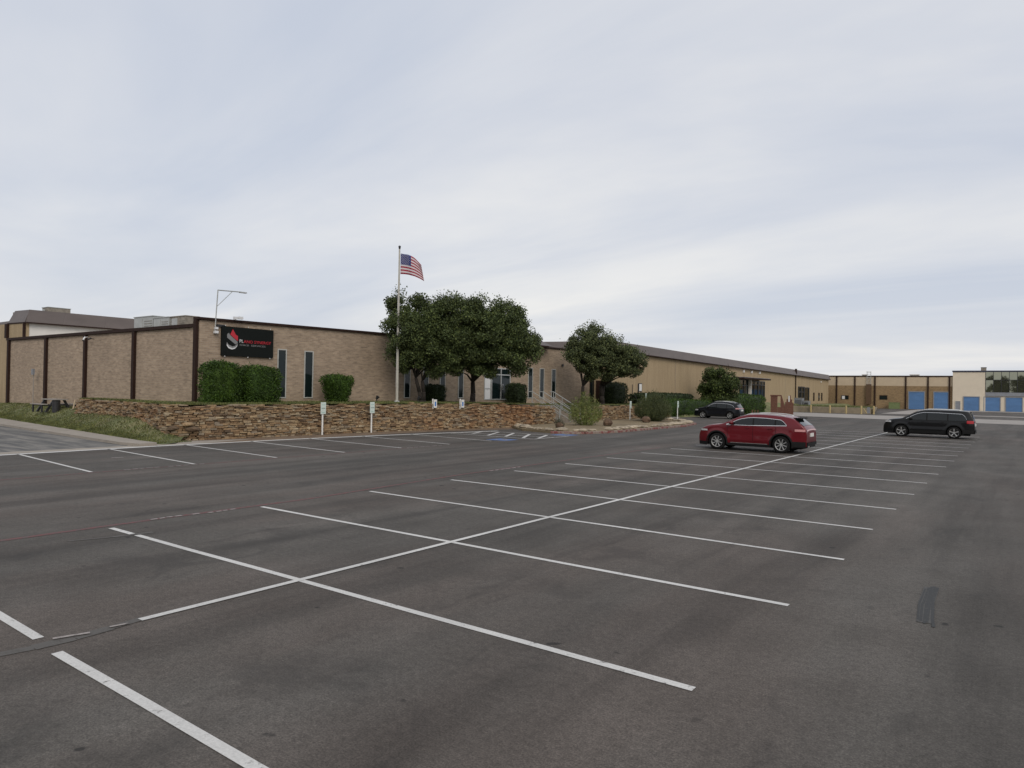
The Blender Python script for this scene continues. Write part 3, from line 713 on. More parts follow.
def window(parent, X, y0, y1, z0, z1, fr, gl, t=.07, proud=.05, cross=(), vert=(), name='window'):
    mb = MB(); a = X + .004; b = X + proud
    mb.box(a, b, y0, y0 + t, z0, z1); mb.box(a, b, y1 - t, y1, z0, z1); mb.box(a, b, y0 + t + .001, y1 - t - .001, z1 - t, z1); mb.box(a, b, y0 + t + .001, y1 - t - .001, z0, z0 + t)
    for z in cross: mb.box(a, b - .004, y0 + t + .001, y1 - t - .001, z - t / 2, z + t / 2)
    for y in vert: mb.box(a, b - .002, y - t / 2, y + t / 2, z0 + t + .001, z1 - t - .001)
    f = mb.build(name, fr, parent)
    MB().box(a, X + .018, y0 + t * .8, y1 - t * .8, z0 + t * .8, z1 - t * .8).build('pane', gl, f); return f
for y, w_, z1 in ((25.1, .62, 4.68), (27.0, .66, 4.67), (35.4, .6, 4.6), (37.3, .55, 4.6), (39.1, .6, 4.6), (41.2, .62, 4.6), (50.6, .72, 4.5), (52.4, .72, 4.5), (54.35, .72, 4.5)):
    window(bld, -35, y - w_ / 2, y + w_ / 2, 1.82, z1, M['frame_white'], M['glass'], .06)
# entrance: side light and double glass door
f = window(bld, -35, 44.1, 44.95, 1.68, 4.3, M['alu'], M['letter_white'], .07, name='side_light', cross=(2.6,))
f = window(bld, -35, 45.0, 47.6, 1.68, 4.3, M['alu'], M['glass'], .09, .07, cross=(3.75,), vert=(46.3,), name='door')
MB().box(-34.93, -34.86, 46.12, 46.17, 2.5, 3.0).build('handle', M['chrome'], f); MB().box(-34.93, -34.86, 46.43, 46.48, 2.5, 3.0).build('handle', M['chrome'], f)
window(bld, -35, 61.0, 61.9, 1.4, 4.2, M['brown_trim'], M['glass'], .08, name='side_door')
# hipped metal canopy roof over the entrance
t = MB(); x0, x1, ya, yb = -36.2, -34.2, 41.5, 53.0
t.add([(x1, ya, 6.48), (x1, yb, 6.48), (-39.5, yb, 6.48), (-39.5, ya, 6.48), (-36.6, ya + 2, 8.0), (-36.6, yb - 2.6, 8.0)], [(0, 1, 5, 4), (1, 2, 5), (2, 3, 4, 5), (3, 0, 4), (3, 2, 1, 0)])
t.build('entrance_roof', M['fascia_roof'], bld)
MB().box(-39.5, -34.1, 41.4, 52.1, 6.34, 6.47).build('entrance_soffit', M['brown_trim'], bld)
MB().box(-34.98, -34.90, 20.95, 21.45, 5.66, 5.78).build('wall_vent', M['dark_metal'], bld)
MB().box(-34.98, -34.86, 55.7, 55.9, 4.8, 5.0).build('wall_lamp', M['dark_metal'], bld)

# black wall sign with logo and lettering
def text(body, size, mat, loc, parent, name='lettering', sx=1., ext=.008):
    cu = bpy.data.curves.new(name, 'FONT'); cu.body = body; cu.size = size; cu.extrude = ext; cu.resolution_u = 2
    o = bpy.data.objects.new(name, cu); col.objects.link(o)
    dg = bpy.context.evaluated_depsgraph_get(); me = bpy.data.meshes.new_from_object(o.evaluated_get(dg)); bpy.data.objects.remove(o)
    w = max((v.co.x for v in me.vertices), default=1) - min((v.co.x for v in me.vertices), default=0)
    me.materials.clear(); me.materials.append(mat)
    for v in me.vertices:   # lay it on a wall that faces +X, reading along +Y
        x, y, z = v.co; v.co = (z, x * sx, y)
    o = bpy.data.objects.new(name, me); col.objects.link(o); o.parent = parent; o.location = Vector(loc) - wloc(parent); return o, w * sx
sg = thing('wall_sign', (-35, 22.8, 4.1), 'black rectangular company sign with red and silver logo on the brick wall', 'sign')
MB().box(-34.99, -34.87, 21.22, 24.42, 4.12, 5.71).build('panel', M['black_panel'], sg)
mb = MB()
def poly_x(mb, pts, X0=-34.869, X1=-34.852):
    n = len(pts); mb.add([(X0, y, z) for y, z in pts] + [(X1, y, z) for y, z in pts], [tuple(range(n, 2 * n))] + [(i, (i + 1) % n, (i + 1) % n + n, i + n) for i in range(n)])
poly_x(mb, [(21.85, 5.58), (22.02, 5.30), (22.16, 5.22), (22.16, 4.95), (21.93, 5.10), (21.70, 5.28)])
mb.build('logo_flame', M['letter_red'], sg)
mb = MB(); poly_x(mb, [(21.52, 5.28), (21.62, 5.36), (21.70, 5.24), (22.14, 4.92), (22.14, 4.84), (22.02, 4.76), (21.52, 5.10)])
poly_x(mb, [(21.50, 4.86), (21.62, 4.72), (21.84, 4.64), (22.0, 4.68), (22.15, 4.82), (22.15, 4.70), (21.98, 4.52), (21.80, 4.47), (21.6, 4.56), (21.49, 4.70)])
mb.build('logo_ribbon', M['letter_grey'], sg)
mb = MB(); poly_x(mb, [(21.52, 4.76), (21.64, 4.60), (21.84, 4.54), (22.02, 4.60), (22.13, 4.72), (22.10, 4.64), (21.98, 4.52), (21.80, 4.47), (21.6, 4.53), (21.5, 4.66)], -34.851, -34.845)
mb.build('logo_edge', M['letter_white'], sg)
o, w_ = text('PL', .25, M['letter_white'], (-34.855, 22.25, 4.88), sg, sx=1.0)
o, w2 = text('ANO SYNERGY', .23, M['letter_red'], (-34.855, 22.25 + w_ + .04, 4.87), sg)
k = (24.25 - (22.25 + w_ + .04)) / w2
for v in o.data.vertices: v.co.y *= k
o, w3 = text('FORCE', .13, M['letter_grey'], (-34.855, 22.27, 4.70), sg)
for v in o.data.vertices: v.co.y *= .55 / w3
o, w3 = text('SERVICES', .13, M['letter_grey'], (-34.855, 22.97, 4.70), sg)
for v in o.data.vertices: v.co.y *= .92 / w3
mb = MB()
for y, z in ((21.4, 5.75), (22.8, 5.75), (24.2, 5.75), (21.4, 4.08), (22.8, 4.08), (24.2, 4.08)): MB().ball((-34.86, y, z), .03).build('mounting_clip', M['letter_white'], sg)
# roof mast with arm, flood light, wall camera
ms = thing('lamp_bracket', (-34.9, 20.85, 5.3), 'thin steel bracket with long arm rising above the corner of the brick office', 'bracket')
MB().tube((-34.86, 20.80, 5.4), (-34.86, 20.93, 7.62), .03).build('pole', M['galv'], ms)
MB().tube((-34.86, 20.95, 7.6), (-34.86, 22.3, 7.66), .03).tube((-34.86, 20.92, 6.75), (-34.86, 21.75, 7.6), .018).build('arm', M['galv'], ms)
MB().box(-34.97, -34.8, 20.78, 20.98, 5.28, 5.42).box(-34.97, -34.8, 20.8, 20.96, 5.5, 5.62).build('mounting_box', M['letter_white'], ms)
MB().box(-34.92, -34.76, 22.2, 22.6, 7.61, 7.67).build('lamp_head', M['galv'], ms)
fl = thing('flood_light', (-34.9, 22, 6.1), 'small white twin flood light on the roof edge above the black sign', 'light')
MB().tube((-34.8, 21.95, 6.08), (-34.7, 21.95, 6.25), .03).build('bracket', M['letter_white'], fl)
MB().box(-34.75, -34.6, 21.78, 21.95, 6.1, 6.25).box(-34.75, -34.6, 22.05, 22.3, 6.14, 6.28).build('lamp_head', M['letter_white'], fl)
cm = thing('security_camera', (-47.6, 19.8, 5.2), 'white security camera under the side roof edge beside a brown column', 'camera')
MB().tube((-47.55, 19.83, 5.40), (-47.5, 19.65, 5.36), .025).build('bracket', M['letter_white'], cm)
MB().tube((-47.6, 19.68, 5.38), (-47.42, 19.5, 5.18), .05, .05, 10).build('housing', M['letter_white'], cm)
MB().tube((-47.42, 19.5, 5.18), (-47.39, 19.47, 5.15), .04, .04, 10).build('lens', M['glass'], cm)
cm2 = thing('security_camera', (-47.1, 19.7, 5.1), 'dark security camera just right of the white one on the side wall', 'camera')
MB().tube((-47.1, 19.98, 5.28), (-47.1, 19.7, 5.28), .02).build('bracket', M['dark_metal'], cm2)
MB().tube((-47.2, 19.7, 5.24), (-46.95, 19.75, 5.3), .05, .05, 10).build('housing', M['dark_metal'], cm2)

# ------------------------------------------------------------------ long factory building
fac = thing('factory_building', (-33, 110, 1.3), 'long tan factory with brown-grey sloped metal fascia behind and right of the brick office', 'building')
def ft(x, y):   # top of the metal fascia
    return 7.55 - (y - 62) * .0088 if x > -34 else 7.5 + (-33 - x) * .018
def panelwall(mb, a, b, zb, th=.3):
    (xa, ya), (xb, yb) = a, b; d = Vector((xb - xa, yb - ya, 0)).normalized(); n_ = Vector((-d.y, d.x, 0)) * th
    za, zc = ft(xa, ya) - .95, ft(xb, yb) - .95
    mb.hexa([(xa, ya, zb), (xb, yb, zb), (xb + n_.x, yb + n_.y, zb), (xa + n_.x, ya + n_.y, zb), (xa, ya, za), (xb, yb, zc), (xb + n_.x, yb + n_.y, zc), (xa + n_.x, ya + n_.y, za)])
mb = MB(); panelwall(mb, (-33, 62.02), (-33, 157), -.5); mb.box(-60, -33.32, 156.7, 157, -.5, 6.2); mb.build('wall', M['tan_wall'], fac)
mb = MB(); panelwall(mb, (-60.98, 62), (-33.02, 62), 1); 
mb.build('white_wall', M['white_wall'], fac)
MB().box(-34.98, -33.01, 61.85, 61.98, 0, 6.45).build('wall_return', M['tan_wall'], fac)
MB().box(-34.7, -33.5, 61.78, 61.845, 1.35, 3.6).build('service_door', M['brown_trim'], fac)
mb = MB(); mb.hexa([(-61.3, 62, .2), (-61, 62, .2), (-61, 21.3, .2), (-61.3, 21.3, .2), (-61.3, 62, 7.05), (-61, 62, 7.05), (-61, 21.3, 7.05), (-61.3, 21.3, 7.05)]); mb.build('white_wall', M['white_wall'], fac)
mb = MB(); mb.box(-66.5, -60.95, 21.0, 21.28, -.2, 7.02); mb.build('end_wall', M['tan_wall'], fac)
MB().box(-61.06, -60.9, 20.88, 21.04, 5.74, 7.02).build('corner_trim', M['brown_trim'], fac)
MB().box(-64.4, -64.0, 20.8, 20.98, 5.9, 7.0).build('brown_post', M['brown_trim'], fac)
MB().box(-95, -66.52, 21.6, 21.9, -.2, 6.75).build('low_wing_wall', M['tan_wall'], fac)
MB().hexa([(-95, 21.4, 6.76), (-64.42, 21.4, 6.76), (-64.42, 21.9, 6.76), (-95, 21.9, 6.76), (-95, 21.5, 7.25), (-64.42, 21.5, 7.35), (-64.42, 21.9, 7.4), (-95, 21.9, 7.25)]).build('low_wing_fascia', M['fascia_roof'], fac)
MB().tube((-65.6, 21.35, 0.6), (-65.6, 21.35, 5.8), .08).build('rusty_downpipe', M['orange'], fac)
MB().box(-66.6, -65.95, 20.7, 20.99, 0.0, 2.4).build('brown_door', M['brown_trim'], fac)
# sloped fascia ring (mansard): outer foot, inner top
def fascia(name, a, b, h=.97, over=.35, lean=.35, ea=0, eb=0):
    (xa, ya), (xb, yb) = a, b; d = Vector((xb - xa, yb - ya, 0)).normalized(); n_ = Vector((d.y, -d.x, 0))
    A_ = Vector((xa, ya, 0)); B_ = Vector((xb, yb, 0)); ta, tb = ft(xa, ya), ft(xb, yb)
    p = [A_ + n_ * over - d * ea, B_ + n_ * over + d * eb, B_ - n_ * .1, A_ - n_ * .1]
    q = [A_ + n_ * (over - lean) - d * (ea - lean if ea else 0), B_ + n_ * (over - lean) + d * (eb - lean if eb else 0), B_ - n_ * .1, A_ - n_ * .1]
    mb = MB(); V = lambda v, z: (v.x, v.y, z)
    mb.hexa([V(p[0], ta - h), V(p[1], tb - h), V(p[2], tb - h), V(p[3], ta - h), V(q[0], ta), V(q[1], tb), V(q[2], tb), V(q[3], ta)])
    mb.build(name, M['fascia_roof'], fac)
    mb = MB(); e = .04
    mb.hexa([V(p[0] + n_ * e, ta - h - .09), V(p[1] + n_ * e, tb - h - .09), V(p[1] - n_ * .2, tb - h - .09), V(p[0] - n_ * .2, ta - h - .09), V(p[0] + n_ * e, ta - h - .003), V(p[1] + n_ * e, tb - h - .003), V(p[1] - n_ * .2, tb - h - .003), V(p[0] - n_ * .2, ta - h - .003)])
    mb.build('fascia_drip_edge', M['brown_trim'], fac)
fascia('fascia', (-33, 62), (-33, 157), ea=.35, eb=.35)
fascia('fascia', (-61, 62), (-33.0, 62), ea=0, eb=0, over=.33)
fascia('fascia', (-61, 21.3), (-61, 61.6), ea=.35, over=.33)
fascia('fascia', (-64.0, 21.3), (-61.02, 21.3), eb=0, ea=.3, over=.31)
mb = MB(); mb.add([(-33.1, 62, 7.5), (-33.1, 157, 6.66), (-95, 157, 7.4), (-95, 62, 8.0)], [(0, 1, 2, 3)]); mb.add([(-61.1, 21.4, 7.97), (-61.1, 62, 7.97), (-64.2, 62, 7.97), (-64.2, 21.4, 7.97)], [(0, 1, 2, 3)]); mb.add([(-64.3, 21.8, 7.2), (-64.3, 62, 7.2), (-95, 62, 7.2), (-95, 21.8, 7.2)], [(0, 1, 2, 3)]); mb.add([(-64.25, 21.3, 6.5), (-64.25, 62, 6.5), (-64.25, 62, 7.96), (-64.25, 21.3, 7.96)], [(0, 1, 2, 3)])
mb.build('roof', M['galv_rust'], fac)
# canopy, glazed entrance and doors on the long wall
cn = MB().box(-33, -31.2, 97.0, 109.6, 4.60, 4.80).build('canopy', M['brown_trim'], fac)
MB().box(-32.9, -31.22, 97.2, 109.4, 4.805, 4.86).build('canopy_flashing', M['grey_trim'], cn)
window(fac, -33, 100.2, 104.2, 1.5, 4.6, M['dark_metal'], M['glass'], .12, .1, cross=(3.7,), vert=(102.2,), name='entrance_window')
MB().box(-32.97, -32.6, 104.4, 104.7, 1.3, 4.6).build('white_pillar', M['white_wall'], fac)
window(fac, -33, 105.2, 109.0, 1.5, 4.5, M['dark_metal'], M['glass'], .14, .1, cross=(3.9,), vert=(107.1,), name='entrance_window')
window(fac, -33, 109.1, 112.4, 1.5, 4.5, M['dark_metal'], M['glass'], .14, .1, cross=(3.9,), vert=(110.7,), name='entrance_window')
window(fac, -33, 132.6, 136.8, .9, 4.0, M['dark_metal'], M['glass'], .2, .12, vert=(134.6,), cross=(3.0,), name='service_door')
window(fac, -33, 136.95, 140.6, 1.0, 3.9, M['dark_metal'], M['glass'], .2, .1, name='service_door')
for y in (144.4, 148.6, 151.0): window(fac, -33, y - .5, y + .5, 1.35, 2.95, M['brown_trim'], M['glass'], .12, name='window')
MB().tube((-32.85, 130.5, .8), (-32.85, 130.5, 6.2), .09).box(-32.98, -32.7, 130.3, 130.7, 6.0, 7.1).build('downpipe', M['brown_trim'], fac)
for y in (101.9, 105.6, 109.5): MB().box(-32.98, -32.8, y - .15, y + .15, 5.6, 5.95).build('wall_lamp', M['letter_white'], fac)
MB().box(-32.98, -32.8, 149.8, 150.1, 5.0, 5.25).build('wall_lamp', M['letter_white'], fac)
for y in (77.5, 93.2, 108.8, 124.3, 140): MB().box(-32.997, -32.985, y - .02, y + .02, -.4, ft(-33, y) - 1.05).build('panel_joint', M['concrete'], fac)
MB().tube((-32.9, 66.3, 1.4), (-32.9, 66.3, 3.3), .03).build('conduit', M['dark_metal'], fac)

# ------------------------------------------------------------------ far warehouse and its tall office end
wh = thing('far_warehouse', (-22, 160, 0), 'distant brick and beige warehouse with dark columns and two blue shutters', 'building')
MB().box(-45, -11.25, 160, 160.4, -.2, 4.6).build('brick_wall', M['far_brick'], wh)
MB().box(-45, -11.25, 160.01, 160.4, 4.603, 6.45).build('upper_wall', M['beige'], wh)
MB().box(-45, -11.25, 159.9, 175, 6.453, 6.68).build('roof_edge', M['brown_trim'], wh)
for x in (-36, -32, -28.5, -24.75, -19.2, -15.35, -11.75): MB().box(x - .13, x + .13, 159.82, 159.995, -.1, 6.45).build('column', M['brown_trim'], wh)
def front_rect(parent, name, x0, x1, z0, z1, mat, Y, th=.05, fr=None, ft_=.12):
    o = MB().box(x0, x1, Y - th, Y - .003, z0, z1).build(name, mat, parent)
    if fr:
        MB().box(x0 - ft_, x0 - .001, Y - th - .06, Y - .003, z0, z1 + ft_).box(x1 + .001, x1 + ft_, Y - th - .06, Y - .003, z0, z1 + ft_).box(x0 - .0005, x1 + .0005, Y - th - .06, Y - .003, z1 + .001, z1 + ft_).build('frame', fr, o)
    return o
front_rect(wh, 'shutter_door', -18.6, -16.0, 0, 3.42, M['blue_door'], 160, fr=M['grey_trim'], ft_=.16)
front_rect(wh, 'shutter_door', -14.3, -11.98, 0, 3.42, M['blue_door'], 160, fr=M['grey_trim'], ft_=.16)
front_rect(wh, 'window', -31.0, -29.75, 1.7, 2.45, M['glass'], 160, fr=M['brown_trim'], ft_=.08)
MB().box(-30.95, -30.4, 159.92, 159.945, 1.75, 2.4).build('window_blind', M['letter_white'], wh)
front_rect(wh, 'window', -23.8, -22.55, 1.8, 2.6, M['glass'], 160, fr=M['brown_trim'], ft_=.08)
ld = MB()
for x in (-26.2, -25.5): ld.tube((x, 159.75, .8), (x, 159.75, 7.5), .05)
for z in np.arange(1, 7.4, .33): ld.tube((-26.2, 159.75, z), (-25.5, 159.75, z), .03, n=5)
for z in (6.2, 7.4): ld.box(-26.3, -25.4, 159.1, 159.14, z, z + .06)
ld.build('roof_ladder', M['rail'], wh)
MB().box(-26.35, -25.35, 159.55, 159.7, .8, 4.9).build('ladder_guard', simple('ladder_guard_brown', (.10, .058, .03), .8), wh)
off = thing('far_glazed_office', (0, 160, 0), 'taller beige building with mirrored glass and three blue shutters, farthest right', 'building')
mb = MB(); mb.box(-11.2, -5.95, 159.6, 160, -.2, 7.4); mb.box(-5.95, 12, 159.7, 160, -.2, 2.85); mb.box(-5.95, 12, 160.3, 160.6, 2.85, 7.4); mb.box(-11.2, -10.9, 160, 190, -.2, 7.4)
mb.build('wall', M['beige_pale'], off)
MB().box(-11.3, 12, 159.45, 190, 7.403, 7.65).build('roof_edge', M['trim_navy'], off)
MB().box(-5.94, 12, 159.5, 160.29, 2.86, 3.55).build('spandrel', M['grey_trim'], off)
gf = MB(); xs_ = [-5.94 + 1.22 * i for i in range(16)]
for x in xs_: gf.box(x - .04, x + .04, 159.56, 159.66, 3.56, 7.39)
for i in range(len(xs_) - 1): gf.box(xs_[i] + .041, xs_[i + 1] - .041, 159.57, 159.65, 5.84, 5.92)
fr = gf.build('window_frame', M['dark_metal'], off)
for i in range(len(xs_) - 1):
    for z0, z1 in ((3.58, 5.83), (5.93, 7.38)):
        tl = random.uniform(-.012, .012)
        MB().add([(xs_[i] + .04, 159.62 + tl, z0), (xs_[i + 1] - .04, 159.62 - tl, z0), (xs_[i + 1] - .04, 159.62 - tl, z1), (xs_[i] + .04, 159.62 + tl, z1)], [(0, 1, 2, 3)]).build('pane', M['glass_mirror'], fr)
for x in (-9.35, -6.1, -2.75, .6, 3.9, 7.2): front_rect(off, 'shutter_door', x, x + 2.4, 0, 2.6, M['blue_door'], 159.6 if x < -7 else 159.7, fr=M['grey_trim'], ft_=.14)
front_rect(off, 'side_door', -10.7, -9.95, 0, 1.75, M['grey_trim'], 159.6, fr=M['frame_white'], ft_=.06)
for x, w_ in ((-6.75, .85), (1.2, 1.0)):
    u = thing('rooftop_unit', (x, 161, 7.66), 'small dark rooftop unit above the far glazed office' if x < 0 else 'dark rooftop unit at the right edge, above the mirrored glass', 'rooftop unit')
    MB().box(x, x + w_, 160.8, 161.8, 7.66, 8.25).build('casing', M['galv_rust'], u); MB().box(x - .04, x + w_ + .04, 160.76, 161.84, 8.253, 8.32).build('cap', M['dark_metal'], u)
for x, w_, lb in ((-27.0, .9, 'low grey roof vent beside the far ladder'), (-17.9, 1.6, 'low pale roof hatch on the distant warehouse')):
    u = thing('roof_vent', (x, 162, 6.69), lb, 'roof vent'); MB().box(x - w_ / 2, x + w_ / 2, 161.5, 162.3, 6.69, 6.86).build('curb', M['galv'], u); MB().box(x - w_ / 2 - .06, x + w_ / 2 + .06, 161.44, 162.36, 6.862, 6.95).build('lid', M['beige'], u)

# ------------------------------------------------------------------ rooftop units, left
def hvac(x0, x1, y0, y1, z0, z1, label, mats, nlou=1):
    u = thing('rooftop_unit', ((x0 + x1) / 2, (y0 + y1) / 2, z0), label, 'rooftop unit', None)
    MB().box(x0, x1, y0, y1, z0 + .12, z1).build('casing', mats[0], u)
    MB().box(x0 + .1, x1 - .1, y0 + .1, y1 - .1, z0, z0 + .12).build('curb', M['dark_metal'], u)
    MB().box(x0 - .04, x1 + .04, y0 - .04, y1 + .04, z1 + .002, z1 + .05).build('top_panel', mats[1], u)
    mb = MB()
    for k in range(7):
        z = z0 + .25 + k * (z1 - z0 - .4) / 7; mb.box(x0 + (x1 - x0) * .55, x1 - .12, y0 - .03, y0 - .004, z, z + .03)
    mb.build('louvre', M['galv_rust'], u)
    MB().box(x0 + .1, x0 + (x1 - x0) * .45, y0 - .03, y0 - .004, z0 + .25, z1 - .1).build('access_panel', M['galv'], u)
hvac(-50.4, -47.8, 24, 25, 5.55, 7.12, 'shiny galvanised rooftop unit, left of the pair above the brick side wall', (M['galv'], M['galv']))
hvac(-47.7, -45.7, 24, 25, 5.55, 6.95, 'pale grey rooftop unit in the middle, beside the shiny one', (M['galv'], M['galv']))
hvac(-45.6, -43.8, 24.1, 25, 5.55, 6.95, 'dull beige-grey rooftop unit, right end of the row above the brick side wall', (M['galv_rust'], M['galv_rust']))
hvac(-67.2, -66, 24.4, 26.1, 7.98, 8.78, 'weathered rooftop unit standing above the brown fascia at the far left', (M['galv_rust'], M['galv']))

# ------------------------------------------------------------------ flagpole and flag
fp = thing('flagpole', (-32.3, 31.8, 1.6), 'tall slim metal flagpole on the lawn in front of the round trees', 'flagpole')
MB().tube((-32.3, 31.8, 1.6), (-32.3, 31.8, 6.2), .095, .075, 12).tube((-32.3, 31.8, 6.2), (-32.3, 31.8, 11.45), .075, .045, 12).build('pole', M['pole'], fp)
MB().tube((-32.3, 31.8, 1.6), (-32.3, 31.8, 1.72), .2, .16, 14).build('base_collar', M['galv'], fp)
MB().ball((-32.3, 31.8, 11.54), .085, 12, 8).tube((-32.3, 31.8, 11.4), (-32.3, 31.8, 11.48), .06).build('finial', M['dark_metal'], fp)
MB().tube((-32.3, 31.69, 2.6), (-32.3, 31.73, 11.35), .008, .008, 5).build('halyard', M['letter_white'], fp)
mb = MB(); nu, nv = 28, 13; W_, H_ = 1.75, 1.3; vs = []
rt = Vector((math.cos(R(36.15)), math.sin(R(36.15)), 0)); fw = Vector((-math.sin(R(36.15)), math.cos(R(36.15)), 0))
for i in range(nu + 1):
    u = i / nu
    for j in range(nv + 1):
        v = j / nv   # 0 bottom
        xx = u * W_ * .86 * (1 - .12 * v * u) ; zz = H_ * v
        drop = .10 * u + .42 * max(0, u - .35) ** 1.4 * (1.0) + .22 * max(0, u - .6)
        zz = zz * (1 - .30 * max(0, u - .3)) - drop * (1.0) + .02 * math.sin(u * 9 + v * 2)
        if v < .02: zz += 0
        p = rt * (.08 + xx) + fw * (.13 * math.sin(u * 8.5 + v * 1.6) * u ** .6) + Vector((0, 0, zz))
        vs.append(Vector((-32.3, 31.8, 9.80)) + p)
fs = []; ms_ = []
for i in range(nu):
    for j in range(nv):
        a = i * (nv + 1) + j; fs.append((a, a + nv + 1, a + nv + 2, a + 1))
        st = j; ms_.append(2 if (i < nu * .46 and j >= 6) else (0 if st % 2 == 0 else 1))
mb.v = [tuple(p) for p in vs]; mb.f = fs; mb.m = ms_
flag = mb.build('flag', [M['flag_red'], M['flag_white'], M['flag_blue']], origin=(-32.3, 31.8, 9.9), smooth=True)
sm = flag.modifiers.new('thickness', 'SOLIDIFY'); sm.thickness = .006
tag(flag, 'red, white and blue striped flag with white stars flying from the flagpole', 'flag')
mb = MB()   # fifty stars
for r_ in range(9):
    for c_ in range(6 if r_ % 2 == 0 else 5):
        u = (.03 + .07 * (c_ + (.5 if r_ % 2 else 0))) * nu; v = 6 + .45 + r_ * .75
        i, j = min(int(u), nu - 1), min(int(v), nv - 1); a = i * (nv + 1) + j; fu, fv = u - i, v - j
        p = (vs[a] * (1 - fu) + vs[a + nv + 1] * fu) * (1 - fv) + (vs[a + 1] * (1 - fu) + vs[a + nv + 2] * fu) * fv
        nrm = (vs[a + nv + 1] - vs[a]).cross(vs[a + 1] - vs[a]).normalized()
        for sgn in (1, -1):
            c = p + nrm * .009 * sgn; ux = (vs[a + nv + 1] - vs[a]).normalized(); uz = Vector((0, 0, 1))
            k0 = len(mb.v); mb.v.append(tuple(c))
            for q in range(10):
                rr = .03 if q % 2 == 0 else .012; an = math.pi / 2 + q * math.pi / 5; mb.v.append(tuple(c + ux * rr * math.cos(an) + uz * rr * math.sin(an)))
            for q in range(10): mb.f.append((k0, k0 + 1 + q, k0 + 1 + (q + 1) % 10)); mb.m.append(0)
mb.build('stars', M['flag_white'], flag)
for (x, y, lb) in ((-33.2, 30.9, 'small dark spotlight on the lawn left of the flagpole'), (-31.6, 33.0, 'small dark spotlight on the lawn right of the flagpole')):
    s_ = thing('lawn_spotlight', (x, y, 1.6), lb, 'spotlight'); MB().tube((x, y, 1.6), (x, y, 1.8), .03).build('stake', M['dark_metal'], s_)
    MB().tube((x - .02, y, 1.8), (x + .08, y + .06, 1.98), .07, .12, 10).build('lamp_head', M['dark_metal'], s_)

# ------------------------------------------------------------------ sign posts
def sign_post(x, y, label, ptop=1.18, z1=1.72, z0=1.1, w=.33, base=0., blue=False, group=None, post=True):
    t = thing('parking_sign', (x, y, base), label, 'sign', group)
    if post: MB().tube((x - (.16 if blue else 0), y, base - .02), (x - (.16 if blue else 0), y, ptop), .045, .045, 10).build('post', M['post_white'], t)
    if blue: MB().box(x - .12, x + .045, y - .03, y + .03, 1.55, 1.66).build('bracket', M['post_white'], t)
    f = Vector((math.cos(R(-36)), math.sin(R(-36)), 0))
    # plate faces the lot (+X)
    p = MB().box(x + .046, x + .062, y - w / 2, y + w / 2, z0, z1).build('plate', M['sign_green'] if not blue else M['post_white'], t)
    mb = MB()
    if blue: mb.box(x + .062, x + .066, y - w * .22, y + w * .22, z0 + .1, z0 + .36); mb.build('symbol', M['sign_blue'], t)
    else:
        for z in (z1 - .12, z1 - .3, z0 + .1): mb.box(x + .062, x + .066, y - w * .34, y + w * .34, z - .03, z)
        mb.box(x + .062, x + .066, y - w * .4, y + w * .4, (z0 + z1) / 2 - .02, (z0 + z1) / 2)
        mb.build('print', M['sign_teal'], t)
sign_post(-29.62, 23.8, 'pale green parking sign on white post, left one in front of the long stone wall')
sign_post(-29.5, 27.1, 'pale green parking sign on white post, second from left before the stone wall')
sign_post(-27.56, 55.1, 'pale sign on white post between the two feathery bushes')
sign_post(-26.8, 63.6, 'pale sign on white post in front of the end of the shorter stone wall')
sign_post(-29.05, 31.8, 'white accessible-parking sign with blue symbol above the stone wall, nearer the flagpole', z0=1.36, z1=1.86, w=.28, blue=True, base=1.3, ptop=1.9, group=None)
sign_post(-28.6, 33.85, 'white accessible-parking sign with blue symbol above the stone wall, nearer the entrance', z0=1.36, z1=1.86, w=.28, blue=True, base=1.3, ptop=1.9)
sign_post(-30.0, 63.3, 'small white sign just above the sage bush, before the tan wall', base=1.25, ptop=2.2, z0=1.9, z1=2.4, w=.3)
t = thing('framed_notice', (-31.2, 64.3, 1.3), 'tall white notice in a dark frame on dark posts before the tan wall', 'notice board')
MB().box(-31.2, -31.12, 64.0, 64.06, 1.3, 3.35).box(-31.2, -31.12, 64.6, 64.66, 1.3, 3.35).build('post', M['dark_metal'], t)
MB().box(-31.11, -31.06, 63.95, 64.7, 2.55, 3.4).box(-31.11, -31.06, 63.95, 64.7, 2.05, 2.4).build('frame', M['dark_metal'], t)
MB().box(-31.058, -31.04, 64.05, 64.6, 2.63, 3.32).box(-31.058, -31.04, 64.05, 64.6, 2.1, 2.34).build('paper', M['post_white'], t)

